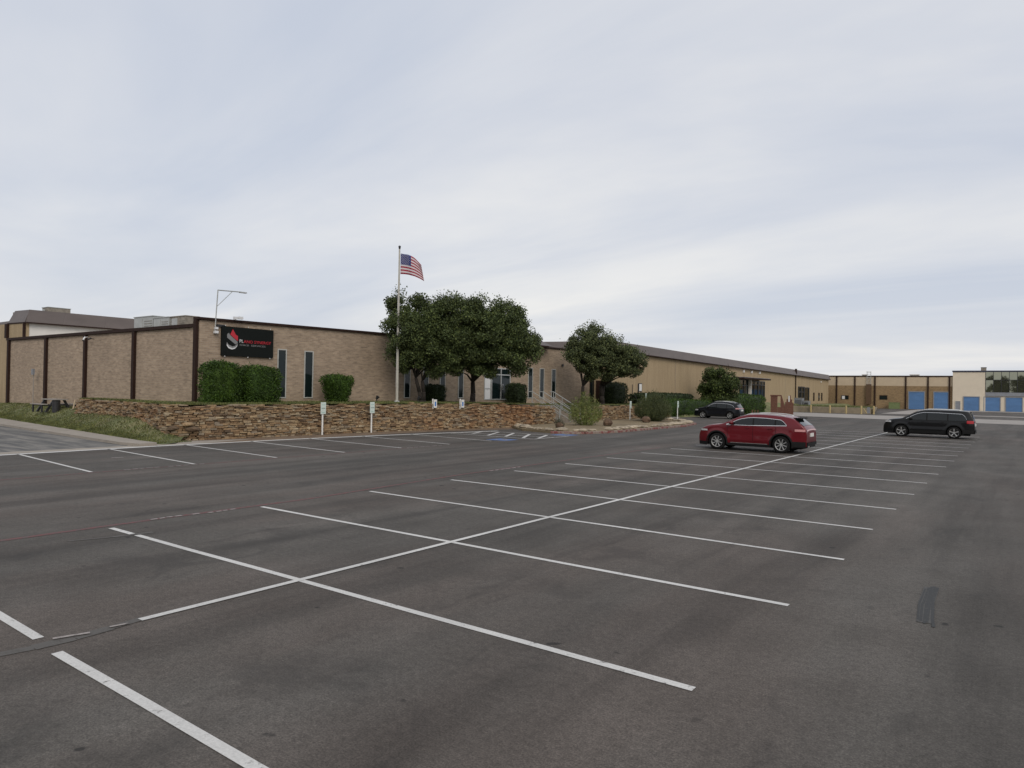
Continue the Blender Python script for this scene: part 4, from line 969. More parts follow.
# ------------------------------------------------------------------ steps with handrails
st = thing('entrance_steps', (-29.5, 45.6, 0), 'grey concrete steps climbing through the stone wall to the lawn', 'steps')
n_ = 9; X0_, X1_ = -27.65, -30.5; mb = MB()
for k in range(n_):
    xa = X0_ + (X1_ - X0_) * k / n_; h = .02 + 1.38 * (k + 1) / n_; xb_ = X0_ + (X1_ - X0_) * (k + 1) / n_ if k < n_ - 1 else -31.9
    mb.box(xb_ + .0005, xa, 44.05, 47.15, -.1, h)
mb.build('steps', M['step_concrete'], st)
for k, (y, lb) in enumerate(((44.1, 'grey pipe handrail on the near side of the entrance steps'), (45.6, 'grey pipe handrail along the middle of the entrance steps'), (47.1, 'grey pipe handrail on the far side of the entrance steps'))):
    t = thing('handrail', (-29.2, y, .7), lb, 'handrail')
    a, b = Vector((-30.3, y, 2.42)), Vector((-27.8, y, 1.12))
    dn = Vector((0, 0, -.38)); dn2 = Vector((0, 0, -.80))
    MB().tube(a - Vector((.35, 0, 0)), a, .03).tube(a, b, .03).tube(b, b + Vector((.0, 0, -1.1)), .035).build('top_rail', M['rail'], t)
    MB().tube(a + dn, b + dn, .022).tube(a + dn2, b + dn2, .022).build('lower_rail', M['rail'], t)
    for q in (0, .33, .66): p = a.lerp(b, q); MB().tube(p, p + Vector((0, 0, -1.03)), .026).build('post', M['rail'], t)
t = thing('handrail', (-31.6, 59.0, 1.3), 'dark V-shaped stair rails near the rounded dark bush', 'handrail')
MB().tube((-30.2, 61.2, 2.25), (-30.2, 62.4, 1.3), .035).build('top_rail', M['dark_metal'], t)
MB().tube((-30.2, 62.4, 1.3), (-30.2, 63.8, 2.25), .03).build('lower_rail', M['galv_rust'], t)

# ------------------------------------------------------------------ picnic table, barrel, posts at far left
px_, py_ = -48.4, 18.35; Z = .78
pt_ = thing('picnic_table', (px_, py_, Z), 'grey picnic table with attached benches by the side brick wall', 'picnic table')
MB().box(px_ - .95, px_ + .95, py_ - .38, py_ + .38, Z + .66, Z + .72).build('table_top', M['concrete_light'], pt_)
for y in (py_ - .85, py_ + .85): MB().box(px_ - .95, px_ + .95, y - .14, y + .14, Z + .38, Z + .43).build('bench', M['concrete_light'], pt_)
for x in (px_ - .65, px_ + .65):
    for sg_ in (-1, 1):
        MB().hexa([(x - .05, py_ + sg_ * .70 - .07, Z - .08), (x + .05, py_ + sg_ * .70 - .07, Z - .08), (x + .05, py_ + sg_ * .70 + .07, Z - .08), (x - .05, py_ + sg_ * .70 + .07, Z - .08),
                   (x - .05, py_ + sg_ * .28 - .07, Z + .65), (x + .05, py_ + sg_ * .28 - .07, Z + .65), (x + .05, py_ + sg_ * .28 + .07, Z + .65), (x - .05, py_ + sg_ * .28 + .07, Z + .65)]).build('leg', M['dark_metal'], pt_)
        MB().box(x - .05, x + .05, py_ + sg_ * .92 - .04, py_ + sg_ * .92 + .04, Z - .08, Z + .375).build('bench_leg', M['dark_metal'], pt_)
    MB().box(x - .04, x + .04, py_ - .86, py_ + .86, Z + .31, Z + .375).build('crossbar', M['dark_metal'], pt_)
bx_, by_ = -47.1, 17.95
tb = thing('trash_barrel', (bx_, by_, .75), 'dark barrel bin with lid standing in front of the picnic table', 'trash bin')
MB().tube((bx_, by_, .70), (bx_, by_, 1.38), .20, .22, 16).build('barrel', M['dark_metal'], tb)
MB().tube((bx_, by_, 1.382), (bx_, by_, 1.45), .23, .20, 16).build('lid', M['plastic'], tb)
t = thing('white_stake', (-45.75, 18.4, .75), 'short cream stake leaning at the left end of the stone wall', 'post')
MB().tube((-45.85, 18.35, .70), (-45.75, 18.45, 1.5), .05, .04, 8).build('post', M['beige'], t); MB().hexa([(-46.1, 18.2, .7), (-45.5, 18.2, .7), (-45.5, 18.4, .7), (-46.1, 18.4, .7), (-45.9, 18.2, .85), (-45.7, 18.2, .95), (-45.7, 18.4, .95), (-45.9, 18.4, .85)]).build('foot', M['concrete'], t)
t = thing('utility_post', (-55.2, 19.6, .8), 'thin post with a small grey-green box before the side brick wall', 'post')
MB().tube((-55.2, 19.6, .7), (-55.2, 19.6, 3.05), .03, .03, 8).build('post', M['concrete_light'], t); MB().box(-55.34, -55.06, 19.5, 19.62, 3.02, 3.42).build('meter_box', M['grey_trim'], t)

# ------------------------------------------------------------------ red wooden screens, units, bollards near the far corner
ws = thing('wooden_screen', (-25.5, 92, 0), 'red-brown wooden ramp screen with an open top, beside the clipped hedge', 'screen')
mb = MB()
for k in range(5): mb.box(-26.2 + k * .17, -26.2 + k * .17 + .155, 92, 92.05, 0, 2.42)
mb.build('planks', M['wood_red'], ws)
MB().box(-26.25, -24.85, 91.95, 91.995, 2.28, 2.44).box(-24.98, -24.86, 92, 92.1, 0, 2.27).box(-25.34, -24.985, 92.0, 92.06, 0, .9).build('frame', M['wood_red'], ws)
mb = MB(); mb.hexa([(-24.84, 92, 0), (-24.4, 92, 0), (-24.4, 92.06, 0), (-24.84, 92.06, 0), (-24.84, 92, 2.3), (-24.4, 92, .9), (-24.4, 92.06, .9), (-24.84, 92.06, 2.3)]); mb.build('ramp_side', M['wood_red'], ws)
MB().box(-25.3, -24.5, 93.4, 94.2, 0, 1.0).build('ramp', M['dark_metal'], ws)
ws = thing('wooden_screen', (-23.9, 92, 0), 'red-brown pointed wooden screen with a white notice, right of the open one', 'screen')
mb = MB()
for k in range(6):
    a = -24.42 + k * .17; z = [1.55, 1.95, 2.35, 2.40, 1.9, 1.5][k]; mb.box(a, a + .155, 92, 92.05, 0, z)
mb.build('planks', M['wood_red'], ws); MB().box(-24.02, -23.86, 91.96, 91.998, 1.6, 2.35).build('notice', M['post_white'], ws)
MB().box(-24.4, -23.4, 92.06, 92.12, .3, .42).box(-24.4, -23.4, 92.06, 92.12, 1.2, 1.32).build('rails', M['wood_red'], ws)
for (x, y, w_, h, lb) in ((-29.8, 120, 1.25, 1.65, 'larger grey air-conditioning cabinet beside the glazed service door'), (-28.6, 120.1, .8, 1.2, 'smaller grey air-conditioning cabinet left of the yellow bollards')):
    u = thing('air_conditioning_cabinet', (x, y, .6), lb, 'cabinet'); MB().box(x - w_ / 2, x + w_ / 2, y, y + 1.2, .35, h + .3).build('casing', M['grey_trim'], u)
    mb = MB()
    for k in range(8): mb.box(x - w_ / 2 + .1, x + w_ / 2 - .1, y - .03, y - .003, .6 + k * (h - .5) / 8, .65 + k * (h - .5) / 8)
    mb.build('louvre', M['dark_metal'], u); MB().box(x - w_ / 2 - .03, x + w_ / 2 + .03, y - .03, y + 1.23, h + .302, h + .36).build('top', M['galv_rust'], u)
for x, y, h, lb in ((-28.6, 112, 1.4, 'first yellow bollard from the left, short, by the grey cabinets'), (-25.0, 107.8, 1.05, 'second yellow bollard from the left'), (-22.2, 106.7, 1.05, 'third yellow bollard from the left, before the low concrete wall'),
                ( -20.1, 106.7, 1.05, 'fourth yellow bollard from the left, before the low concrete wall'), (-18.1, 106.3, 1.1, 'fifth yellow bollard from the left, at the gate brace'), (-16.7, 107.2, 1.1, 'rightmost yellow bollard, beyond the gate')):
    t = thing('bollard', (x, y, 0), lb, 'bollard', 'yellow bollards before the low far wall')
    MB().tube((x, y, -.02), (x, y, h), .12, .12, 12).build('post', M['yellow'], t); MB().ball((x, y, h), .118, 12, 6, (1, 1, .4)).build('cap', M['yellow'], t)
gt = thing('small_gate', (-17.4, 107, 0), 'small grey gate with a yellow brace between the two rightmost bollards', 'gate')
MB().box(-17.5, -17.15, 107.0, 107.06, .1, .95).build('panel', M['grey_trim'], gt); MB().tube((-17.95, 107, .8), (-17.55, 107, .1), .06).build('brace', M['yellow'], gt)
for k, x in enumerate((-27.15, -26.9, -26.6)):
    t = thing('short_red_post', (x, 87.6 + .2 * k, 0), ('left', 'middle', 'right')[k] + ' one of three short red-brown posts at the foot of the tall hedge', 'post', 'short red posts by the hedge')
    MB().tube((x, 87.6 + .2 * k, -.02), (x, 87.6 + .2 * k, .55), .07, .07, 10).build('post', M['wood_red'], t)
cb = thing('green_cabinet', (-20.8, 159, 0), 'low green utility cabinet at the foot of the far warehouse', 'cabinet')
MB().box(-22.0, -20.1, 158.5, 159.3, 0, 1.2).build('casing', M['green_box'], cb); MB().box(-22.05, -20.05, 158.45, 159.35, 1.202, 1.28).build('lid', M['green_box'], cb)

# ------------------------------------------------------------------ cars
def smooth_profile(pts, n=120):
    P = np.array(pts, float); d = np.r_[0, np.cumsum(np.hypot(*np.diff(P, axis=0).T))]
    t = np.linspace(0, d[-1], n); out = np.stack([np.interp(t, d, P[:, 0]), np.interp(t, d, P[:, 1])], 1)
    for _ in range(5):
        q = out.copy(); q[1:-1] = (out[:-2] + 2 * out[1:-1] + out[2:]) / 4; out = q
    return out
class SideMB(MB):   # patches on both flanks: build() makes one object for each flank
    def build(s, name, mat, parent=None, **k):
        res = []
        for sg in (1, -1):
            m = MB(); idx = {}
            for f in s.f:
                if s.v[f[0]][1] * sg <= 0: continue
                for i in f:
                    if i not in idx: idx[i] = len(m.v); m.v.append(s.v[i])
                m.f.append(tuple(idx[i] for i in f)); m.m.append(0)
            if m.f: res.append(m.build(name, mat, parent, **k))
        return res
class Car:
    def __init__(s, name, prof, W, wb, rw, paint, sill=.30, belt=1.03, tumble=.2, xf=2.4):
        s.name = name; s.P = smooth_profile(prof); s.W = W / 2; s.wb = wb; s.rw = rw; s.paint = paint; s.sill = sill; s.belt = belt; s.tumble = tumble
        s.xmax = max(p[0] for p in s.P); s.xmin = min(p[0] for p in s.P); s.roof = max(p[1] for p in s.P)
    def plan(s, x):
        L = s.xmax if x > 0 else -s.xmin; k = max(0, (abs(x) / L - .62) / .38); return 1 - (.26 if x > 0 else .15) * k ** 2.4
    def y(s, x, z):
        f = 1.
        if z < .5: f = 1 - .05 * ((.5 - z) / .3) ** 1.3
        elif z < s.belt: f = 1 - .025 * ((z - .5) / (s.belt - .5)) ** 2 - .018 * math.exp(-((z - .72) / .07) ** 2) * (abs(x) < 1.7)
        else:
            u = (z - s.belt) / (s.roof - s.belt); f = .975 - s.tumble * (.78 * u + .22 * u * u)
        fl = 0
        for xw in (-s.wb / 2, s.wb / 2):
            r = math.hypot(x - xw, z - s.rw)
            if r < s.rw + .22: fl = max(fl, .035 * (1 - max(0, r - s.rw - .02) / .2))
        return s.W * s.plan(x) * f + (fl if z < .95 else 0)
    def zb(s, x):
        z = s.sill + (.06 if x < s.xmin + .5 else 0) - (.04 if x > s.xmax - .5 else 0)
        for xw in (-s.wb / 2, s.wb / 2):
            d = abs(x - xw); Ra = s.rw + .065
            if d < Ra: z = max(z, s.rw + math.sqrt(Ra * Ra - d * d))
        return z
    def top(s, x): # top z for a given x
        b = [p[1] for p in s.P if abs(p[0] - x) < .05]
        return max(b) if b else s.belt
    def body(s):
        mb = MB(); K, Mm = 12, 8; rings = []
        cols = []
        for i, (x, z) in enumerate(s.P): cols.append((x, z))
        ext = []
        for a, b in zip(cols[:-1], cols[1:]):
            ext.append(a)
        ext.append(cols[-1])
        for x, zt in ext:
            zb = min(s.zb(x), zt - .03); r = min(.07, (zt - zb) * .3); ring = []
            zs = zt - r; half = []
            for k in range(K + 1):
                z = zb + (zs - zb) * k / K; half.append((s.y(x, z), z))
            yb = half[-1][0]
            for a in (30, 60, 90): half.append((yb - r * 1.2 * (1 - math.cos(R(a))), zs + r * math.sin(R(a)) * .9))
            yy, zz = half[-1]; 
            for m in range(1, Mm // 2 + 1):
                q = m / (Mm // 2); half.append((yy * (1 - q), zz + r * .1 + .03 * (1 - (1 - q) ** 2)))
            ring = [(x, y, z) for y, z in half] + [(x, -y, z) for y, z in half[::-1][1:]]
            rings.append(ring)
        n = len(rings[0])
        for ring in rings: mb.v += ring
        for i in range(len(rings) - 1):
            for j in range(n - 1):
                mb.f.append((i * n + j, (i + 1) * n + j, (i + 1) * n + j + 1, i * n + j + 1)); mb.m.append(0)
        mb.f.append(tuple(range(n))[::-1]); mb.m.append(0); mb.f.append(tuple((len(rings) - 1) * n + j for j in range(n))); mb.m.append(0)
        return mb
    def side(s, xa, xb, z0, z1, off=.008, nx=14, nz=5, sides=(1, -1)):
        """patch on the flank; z0/z1 numbers or functions of x"""
        f0 = z0 if callable(z0) else (lambda x: z0); f1 = z1 if callable(z1) else (lambda x: z1); mb = SideMB()
        for sg in sides:
            k0 = len(mb.v)
            for i in range(nx + 1):
                x = xa + (xb - xa) * i / nx
                for j in range(nz + 1):
                    a, b = f0(x), max(f1(x), f0(x) + .002); z = a + (b - a) * j / nz; mb.v.append((x, sg * (s.y(x, z) + off), z))
            for i in range(nx):
                for j in range(nz):
                    a = k0 + i * (nz + 1) + j; f = (a, a + nz + 1, a + nz + 2, a + 1); mb.f.append(f if sg < 0 else f[::-1]); mb.m.append(0)
        return mb
    def arch(s, xw, w=.075, off=.012, sg=None):
        mb = SideMB(); n = 22
        for sd in (1, -1):
            k0 = len(mb.v)
            for i in range(n + 1):
                a = R(-14 + 208 * i / n)
                for rr in (s.rw + .062, s.rw + .062 + w):
                    x = xw + rr * math.cos(a); z = max(.2, s.rw + rr * math.sin(a)); mb.v.append((x, sd * (s.y(x, z) + off), z))
            for i in range(n):
                a = k0 + 2 * i; f = (a, a + 1, a + 3, a + 2); mb.f.append(f if sd > 0 else f[::-1]); mb.m.append(0)
        return mb
    def top_patch(s, pred, half, off=.01, i0=0, i1=None):
        """patch over the profile (wind-screen, rear glass): profile points with pred(x,z)"""
        idx = [i for i, (x, z) in enumerate(s.P) if pred(x, z)]; mb = MB(); m = 8
        for i in idx:
            x, z = s.P[i]; a = s.P[max(0, i - 1)]; b = s.P[min(len(s.P) - 1, i + 1)]; t = np.array([b[0] - a[0], b[1] - a[1]]); t /= np.hypot(*t); nx_, nz_ = -t[1], t[0]
            if nz_ < -.05 : nx_, nz_ = -nx_, -nz_
            r = .07; yb = s.y(x, z - r) - r * 1.2
            w = min(half(x, z), yb + .03)
            for k in range(m + 1):
                q = -1 + 2 * k / m; yy = w * q; c = .03 * (1 - (abs(yy) / max(yb, .1)) ** 2) ; mb.v.append((x + nx_ * off, yy, z + nz_ * (off) + max(0, c)))
        for i in range(len(idx) - 1):
            for k in range(m): a = i * (m + 1) + k; mb.f.append((a, a + m + 1, a + m + 2, a + 1)); mb.m.append(0)
        return mb
def wheel(parent, x, y, rw, w, sg, spokes, mats, rimr=.7):
    mb = MB(); prof = [(rw * .66, -w / 2 + .02), (rw * .9, -w / 2), (rw * .985, -w / 2 + .03), (rw, -w / 4), (rw, w / 4), (rw * .985, w / 2 - .03), (rw * .9, w / 2), (rw * rimr, w / 2 - .01)]
    n = 32; vs = []
    for r, o in prof:
        for i in range(n): t = 2 * math.pi * i / n; vs.append((x + r * math.cos(t), y + o * sg, rw + r * math.sin(t)))
    fs = []
    for k in range(len(prof) - 1):
        for i in range(n): fs.append((k * n + i, k * n + (i + 1) % n, (k + 1) * n + (i + 1) % n, (k + 1) * n + i))
    mb.add(vs, fs); wl = mb.build('wheel', mats[0], parent, local=True, smooth=True)
    b = MB(); b.tube((x, y + sg * (w / 2 - .10), rw), (x, y + sg * (w / 2 - .07), rw), rw * .72, rw * .72, 24); b.build('brake_disc', M['rim_dark'], wl, local=True)
    rm = MB(); rr = rw * rimr
    for i in range(n):   # rim lip
        a0, a1 = 2 * math.pi * i / n, 2 * math.pi * (i + 1) / n
        pts = []
        for r, o in ((rr, w / 2 - .006), (rr * .95, w / 2 - .02), (rr * .93, w / 2 - .06)):
            for a in (a0, a1): pts.append((x + r * math.cos(a), y + sg * o, rw + r * math.sin(a)))
        rm.add(pts, [(0, 1, 3, 2), (2, 3, 5, 4)])
    for k in range(spokes):
        a = 2 * math.pi * k / spokes + .3; d = Vector((math.cos(a), 0, math.sin(a))); e = Vector((-math.sin(a), 0, math.cos(a))); c = Vector((x, 0, rw)); wd = .62 / spokes * rr
        f0, f1 = y + sg * (w / 2 - .035), y + sg * (w / 2 - .015); bk = y + sg * (w / 2 - .07)
        pts = [c + d * rr * .1 - e * wd * .6 + Vector((0, bk, 0)), c + d * rr * .1 + e * wd * .6 + Vector((0, bk, 0)), c + d * rr * .93 + e * wd + Vector((0, bk, 0)), c + d * rr * .93 - e * wd + Vector((0, bk, 0)),
               c + d * rr * .1 - e * wd * .5 + Vector((0, f0, 0)), c + d * rr * .1 + e * wd * .5 + Vector((0, f0, 0)), c + d * rr * .93 + e * wd * .8 + Vector((0, f1, 0)), c + d * rr * .93 - e * wd * .8 + Vector((0, f1, 0))]
        rm.hexa(pts)
    rm.tube((x, y + sg * (w / 2 - .07), rw), (x, y + sg * (w / 2 - .02), rw), rr * .2, rr * .17, 14)
    rm.build('rim', mats[1], wl, local=True)
def build_car(c, loc, rz, label, opt):
    t = thing(c.name, loc, label, 'car', None, rz)
    body = c.body().build('body', c.paint, t, local=True, smooth=True)
    # underbody and dark wheel wells
    ub = MB().box(c.xmin + .25, c.xmax - .25, -c.W * .72, c.W * .72, .2, .62)
    for xw in (-c.wb / 2, c.wb / 2):
        n = 14; Ra = c.rw + .07
        for sd in (1, -1):
            vs = []
            for i in range(n + 1):
                a = R(-10 + 200 * i / n)
                for yy in (c.W * .97, c.W * .5): vs.append((xw + Ra * math.cos(a), sd * yy, c.rw + Ra * math.sin(a)))
            ub.add(vs, [(2 * i, 2 * i + 1, 2 * i + 3, 2 * i + 2) for i in range(n)])
            ub.add([(xw + Ra * math.cos(R(a)), sd * c.W * .5, c.rw + Ra * math.sin(R(a))) for a in range(-10, 191, 20)], [tuple(range(11))])
    ub.build('underbody', M['plastic'], t, local=True)
    # lower cladding, arches
    wbh = c.wb / 2; Ro = c.rw + .14
    c.side(-wbh + Ro - .03, wbh - Ro + .03, c.sill - .04, c.sill + opt.get('clh', .14), .014).build('sill_cladding', M['plastic'], t, local=True)
    if opt.get('sill_chrome'): c.side(-wbh + Ro + .05, wbh - Ro - .1, c.sill + .075, c.sill + .105, .022, nz=1).build('sill_strip', M['chrome'], t, local=True)
    for xw in (-wbh, wbh): c.arch(xw, opt.get('arch', .07)).build('arch_trim', M['plastic'] if opt.get('clad', True) else c.paint, t, local=True)
    c.side(c.xmin + .03, -wbh - Ro + .04, c.sill + .02, c.sill + opt.get('rbump', .26), .013).build('rear_bumper_side', M['plastic'], t, local=True)
    c.side(wbh + Ro - .04, c.xmax - .02, c.sill - .08, c.sill + .08, .013).build('front_bumper_side', M['plastic'], t, local=True)
    # doors with handles, seams
    xd = opt['doors']   # front edge, b pillar, rear edge
    for a, b in ((xd[1] + .01, xd[0]), (xd[2], xd[1] - .01)):
        zlo = lambda x: max(c.sill + .19, (c.rw + math.sqrt(max(0, Ro ** 2 - (x + wbh) ** 2)) + .01) if abs(x + wbh) < Ro else 0)
        d = c.side(a, b, zlo, lambda x: c.belt - .03, .009, 18, 6).build('door', c.paint, t, local=True, smooth=True)
        for sd in (1, -1):
            hx = a + .22; yh = c.y(hx, c.belt - .12) + .012
            MB().box(hx - .10, hx + .10, min(sd * yh, sd * (yh + .035)), max(sd * yh, sd * (yh + .035)), c.belt - .135, c.belt - .105).build('handle', opt.get('handle', c.paint), d[0 if sd > 0 else 1], local=True)
    for x in (xd[0] + .006, xd[1], xd[2] - .006):
        c.side(x - .006, x + .006, c.sill + .19 if x > -.9 else c.rw + .42, c.belt - .03, .0115, 1, 6).build('door_seam', M['plastic'], t, local=True)
    # glass
    zt = lambda x: c.top(x) - opt.get('drop', .15)
    wz = lambda x: min(zt(x), opt['gtop'](x))
    g = opt['glass']; bl = lambda x: c.belt + opt.get('rise', 0) * max(0, -x)
    c.side(g[0], g[1], bl, lambda x: max(bl(x) + .003, wz(x)), .006, 60, 5).build('side_window', M['car_glass'], t, local=True)
    for x in opt['pillars']: c.side(x - .03, x + .03, bl, wz, .009, 2, 4).build('window_pillar', M['plastic'], t, local=True)
    if opt.get('chrome_top'): c.side(g[0], g[1], lambda x: max(c.belt + .002, wz(x)), lambda x: max(c.belt + .006, wz(x)) + opt.get('tw', .018), .012, 60, 1).build('window_trim', M['chrome'], t, local=True)
    c.side(g[0], g[1], lambda x: bl(x) - .024, lambda x: bl(x) - .004, .012, 40, 1).build('belt_trim', M['chrome'] if opt.get('chrome_belt') else M['plastic'], t, local=True)
    c.top_patch(lambda x, z: opt['ws'][0] < x < opt['ws'][1] and z > c.belt + .02, lambda x, z: c.W * .86 * (1 - .18 * (z - c.belt) / (c.roof - c.belt))).build('windscreen', M['car_glass'], t, local=True, smooth=True)
    c.top_patch(lambda x, z: x < opt['rg'][0] and opt['rg'][1] < z < opt['rg'][2], lambda x, z: c.W * .80 * (1 - .15 * (z - c.belt) / (c.roof - c.belt))).build('rear_window', M['car_glass'], t, local=True, smooth=True)
    # roof: rails, spoiler, glass panel
    for sd in (1, -1):
        mb = MB(); xs2 = np.linspace(opt['rail'][0], opt['rail'][1], 10); yy = c.y(0, c.roof - .1) - .10
        pts = [Vector((x, sd * yy, c.top(x) + (.04 if 0 < i < 9 else .0))) for i, x in enumerate(xs2)]
        mb.path(pts, [.02] * 10, 6); mb.build('roof_rail', M['silver_roof'], t, local=True)
        # mirrors
        mx = opt['mirror']; ym = c.y(mx, c.belt + .03)
        MB().ball((mx, sd * (ym + .13), c.belt + .08), .13, 12, 8, (.75, 1., .75)).build('side_mirror', c.paint, t, local=True, smooth=True)
        # head lamp, tail lamp
    c.side(c.xmax - .46, c.xmax - .13, opt['hl'][0], opt['hl'][1], .012, 8, 3).build('headlight', M['lamp_clear'], t, local=True, smooth=True)
    c.side(c.xmin + .05, c.xmin + opt['tl'][2], opt['tl'][0], opt['tl'][1], .014, 8, 3).build('tail_light', opt['tlm'], t, local=True, smooth=True)
    rb = c.top_patch(lambda x, z: x < c.xmin + .30 and opt['tl'][0] < z < opt['tl'][1], lambda x, z: c.W * .9, .014)
    if rb.f: rb.build('tail_light_bar', opt['tlm'], t, local=True, smooth=True)
    MB().box(opt['spx'][0], opt['spx'][1], -.58, .58, opt['spx'][2], opt['spx'][2] + .045).build('spoiler', c.paint if not opt.get('spb') else M['plastic'], t, local=True) if opt.get('sp', True) else None
    MB().box(c.xmin - .035, c.xmin + .1, -.26, .26, opt['plate'] - .08, opt['plate'] + .07).build('number_plate', M['post_white'], t, local=True)
    MB().box(c.xmin - .03, c.xmin + .4, -c.W * .80, c.W * .80, c.sill + .02, c.sill + opt.get('rbump', .26) - .03).build('rear_bumper', M['plastic'], t, local=True)
    for sd in (1, -1): MB().box(c.xmin - .045, c.xmin + .1, sd * .62 - .12, sd * .62 + .12, c.sill + .03, c.sill + .10).build('exhaust_tip', M['chrome'], t, local=True)
    MB().box(c.xmax - .3, c.xmax + .005, -c.W * .62, c.W * .62, .45, .62).build('grille', M['plastic'], t, local=True)
    for xw in (-wbh, wbh):
        for sd in (1, -1): wheel(t, xw, sd * (c.W - .125), c.rw, .235, sd, opt['spokes'], (M['tyre'], M['rim']), opt.get('rimr', .72))
    return t
prof_red = [(-2.38, .42), (-2.41, .62), (-2.41, .92), (-2.395, 1.05), (-2.35, 1.14), (-2.16, 1.27), (-1.94, 1.44), (-1.86, 1.51), (-1.5, 1.575), (-.9, 1.625), (-.3, 1.64), (.1, 1.61), (.45, 1.52), (.80, 1.36), (1.10, 1.21), (1.26, 1.16), (1.7, 1.11), (2.0, 1.04), (2.18, .94), (2.28, .80), (2.33, .60), (2.29, .36)]
gt_red = lambda x: float(np.interp(x, [-1.62, -1.46, -1.34, -.7, -.1, .35, 1.0], [1.20, 1.36, 1.425, 1.475, 1.485, 1.42, 1.17]))
red = Car('parked_car', prof_red, 1.95, 2.80, .375, M['red_paint'], sill=.27, belt=1.155)
build_car(red, (-9.80, 32.05, 0), math.pi, 'dark red crossover with silver roof rails parked across the white stall lines',
          dict(doors=(.92, -.20, -1.16), rise=.03, clh=.07, glass=(-1.62, .98), gtop=gt_red, pillars=(-.2, -1.14), ws=(.40, 1.24), rg=(-1.84, 1.16, 1.48), rail=(-1.5, .15), mirror=.72, hl=(.83, .91), tl=(.96, 1.06, .46), tlm=M['lamp_pink'],
               plate=.82, spokes=8, chrome_top=True, chrome_belt=True, sill_chrome=True, rimr=.68, rbump=.26, arch=.06, spx=(-2.10, -1.78, 1.49), spb=True))
prof_blk = [(-2.44, .42), (-2.46, .65), (-2.45, .95), (-2.42, 1.10), (-2.37, 1.25), (-2.29, 1.48), (-2.23, 1.62), (-2.10, 1.68), (-1.5, 1.71), (-.6, 1.725), (0, 1.72), (.35, 1.68), (.62, 1.58), (.95, 1.40), (1.25, 1.22), (1.42, 1.16), (1.9, 1.11), (2.2, 1.03), (2.34, .92), (2.42, .76), (2.45, .55), (2.42, .34)]
gt_blk = lambda x: float(np.interp(x, [-2.08, -1.96, -1.80, -.6, .2, .6, 1.25], [1.10, 1.38, 1.505, 1.55, 1.55, 1.45, 1.08]))
blk = Car('parked_car', prof_blk, 1.97, 2.82, .375, M['black_paint'], sill=.31, belt=1.10, tumble=.16)
build_car(blk, (-4.85, 51.15, 0), math.pi + .01, 'black three-row sport utility vehicle parked farthest right, before the distant blue shutters',
          dict(doors=(.98, 0., -1.0), glass=(-2.05, 1.15), gtop=gt_blk, pillars=(.02, -1.08), ws=(.55, 1.38), rg=(-1.98, 1.15, 1.60), rail=(-1.75, .30), mirror=.9, hl=(.90, .99), tl=(.95, 1.12, .40), tlm=M['lamp_red'],
               plate=.86, spokes=5, chrome_top=True, clad=True, rimr=.68, rbump=.26, arch=.05, spx=(-2.30, -2.02, 1.60), handle=M['plastic']))
prof_b2 = [(-2.27, .42), (-2.30, .62), (-2.28, .9), (-2.20, 1.05), (-2.12, 1.18), (-1.98, 1.42), (-1.88, 1.55), (-1.6, 1.62), (-1., 1.685), (-.3, 1.70), (.2, 1.66), (.5, 1.57), (.85, 1.38), (1.15, 1.2), (1.3, 1.12), (1.7, 1.06), (2.0, .97), (2.2, .84), (2.29, .68), (2.31, .5), (2.28, .34)]
gt_b2 = lambda x: float(np.interp(x, [-1.85, -1.62, -1.2, -.5, .2, .5, 1.1], [1.05, 1.33, 1.46, 1.53, 1.52, 1.42, 1.05]))
b2 = Car('parked_car', prof_b2, 1.85, 2.72, .36, M['black_paint2'], sill=.29, belt=1.06)
build_car(b2, (-24.85, 69.45, 0), math.pi + .05, 'black compact crossover parked nose-in beside the island, in front of the green shrub',
          dict(doors=(.95, 0., -.98), glass=(-1.78, 1.03), gtop=gt_b2, pillars=(.02, -1.02), ws=(.45, 1.26), rg=(-1.85, 1.08, 1.50), rail=(-1.5, .25), mirror=.8, hl=(.78, .90), tl=(.98, 1.10, .40), tlm=M['lamp_pink'],
               plate=.86, spokes=5, chrome_top=True, rimr=.70, rbump=.24, arch=.05, spx=(-2.05, -1.75, 1.535)))

# trees across the road behind the camera: what the mirrored panes reflect
for k, (x, y, h) in enumerate(((-3, -44, 12.), (3, -42, 10.), (9, -44, 13.), (15, -43, 15.5), (22, -44, 16), (30, -43, 12))):
    tree('roadside_tree', (x, y, 0), [((x, y, h * .58), (4.4, 3.5, h * .42), 70, 1.5, 110)], M['leaf_dark'],
         ['first', 'second', 'third', 'fourth', 'fifth', 'sixth'][k] + ' of the roadside trees behind the viewer, seen only in the mirrored panes', leaf=.6, trunk_r=.3, fork=2., seed=60 + k, group='trees across the road behind the lot', spikes=False)
PW = []  # unseen treeline, added behind the camera to darken reflections in the car paint
for _ in range(14000):
    x = random.uniform(-190, 150); y = -62 + random.uniform(-4, 4); top_ = 8.5 + 2.5 * math.sin(x * .07) + 1.6 * math.sin(x * .31 + 1) + math.sin(x * .9)
    if -10 < x < 40: top_ *= .9
    PW.append((x, y, random.uniform(0, 1) ** .8 * top_))
PW = np.array(PW)
tag(raw_mesh('unseen_woodland', leafquads(PW, np.full(len(PW), 1.5), .7), len(PW), M['leaf_dark']), kind='stuff')

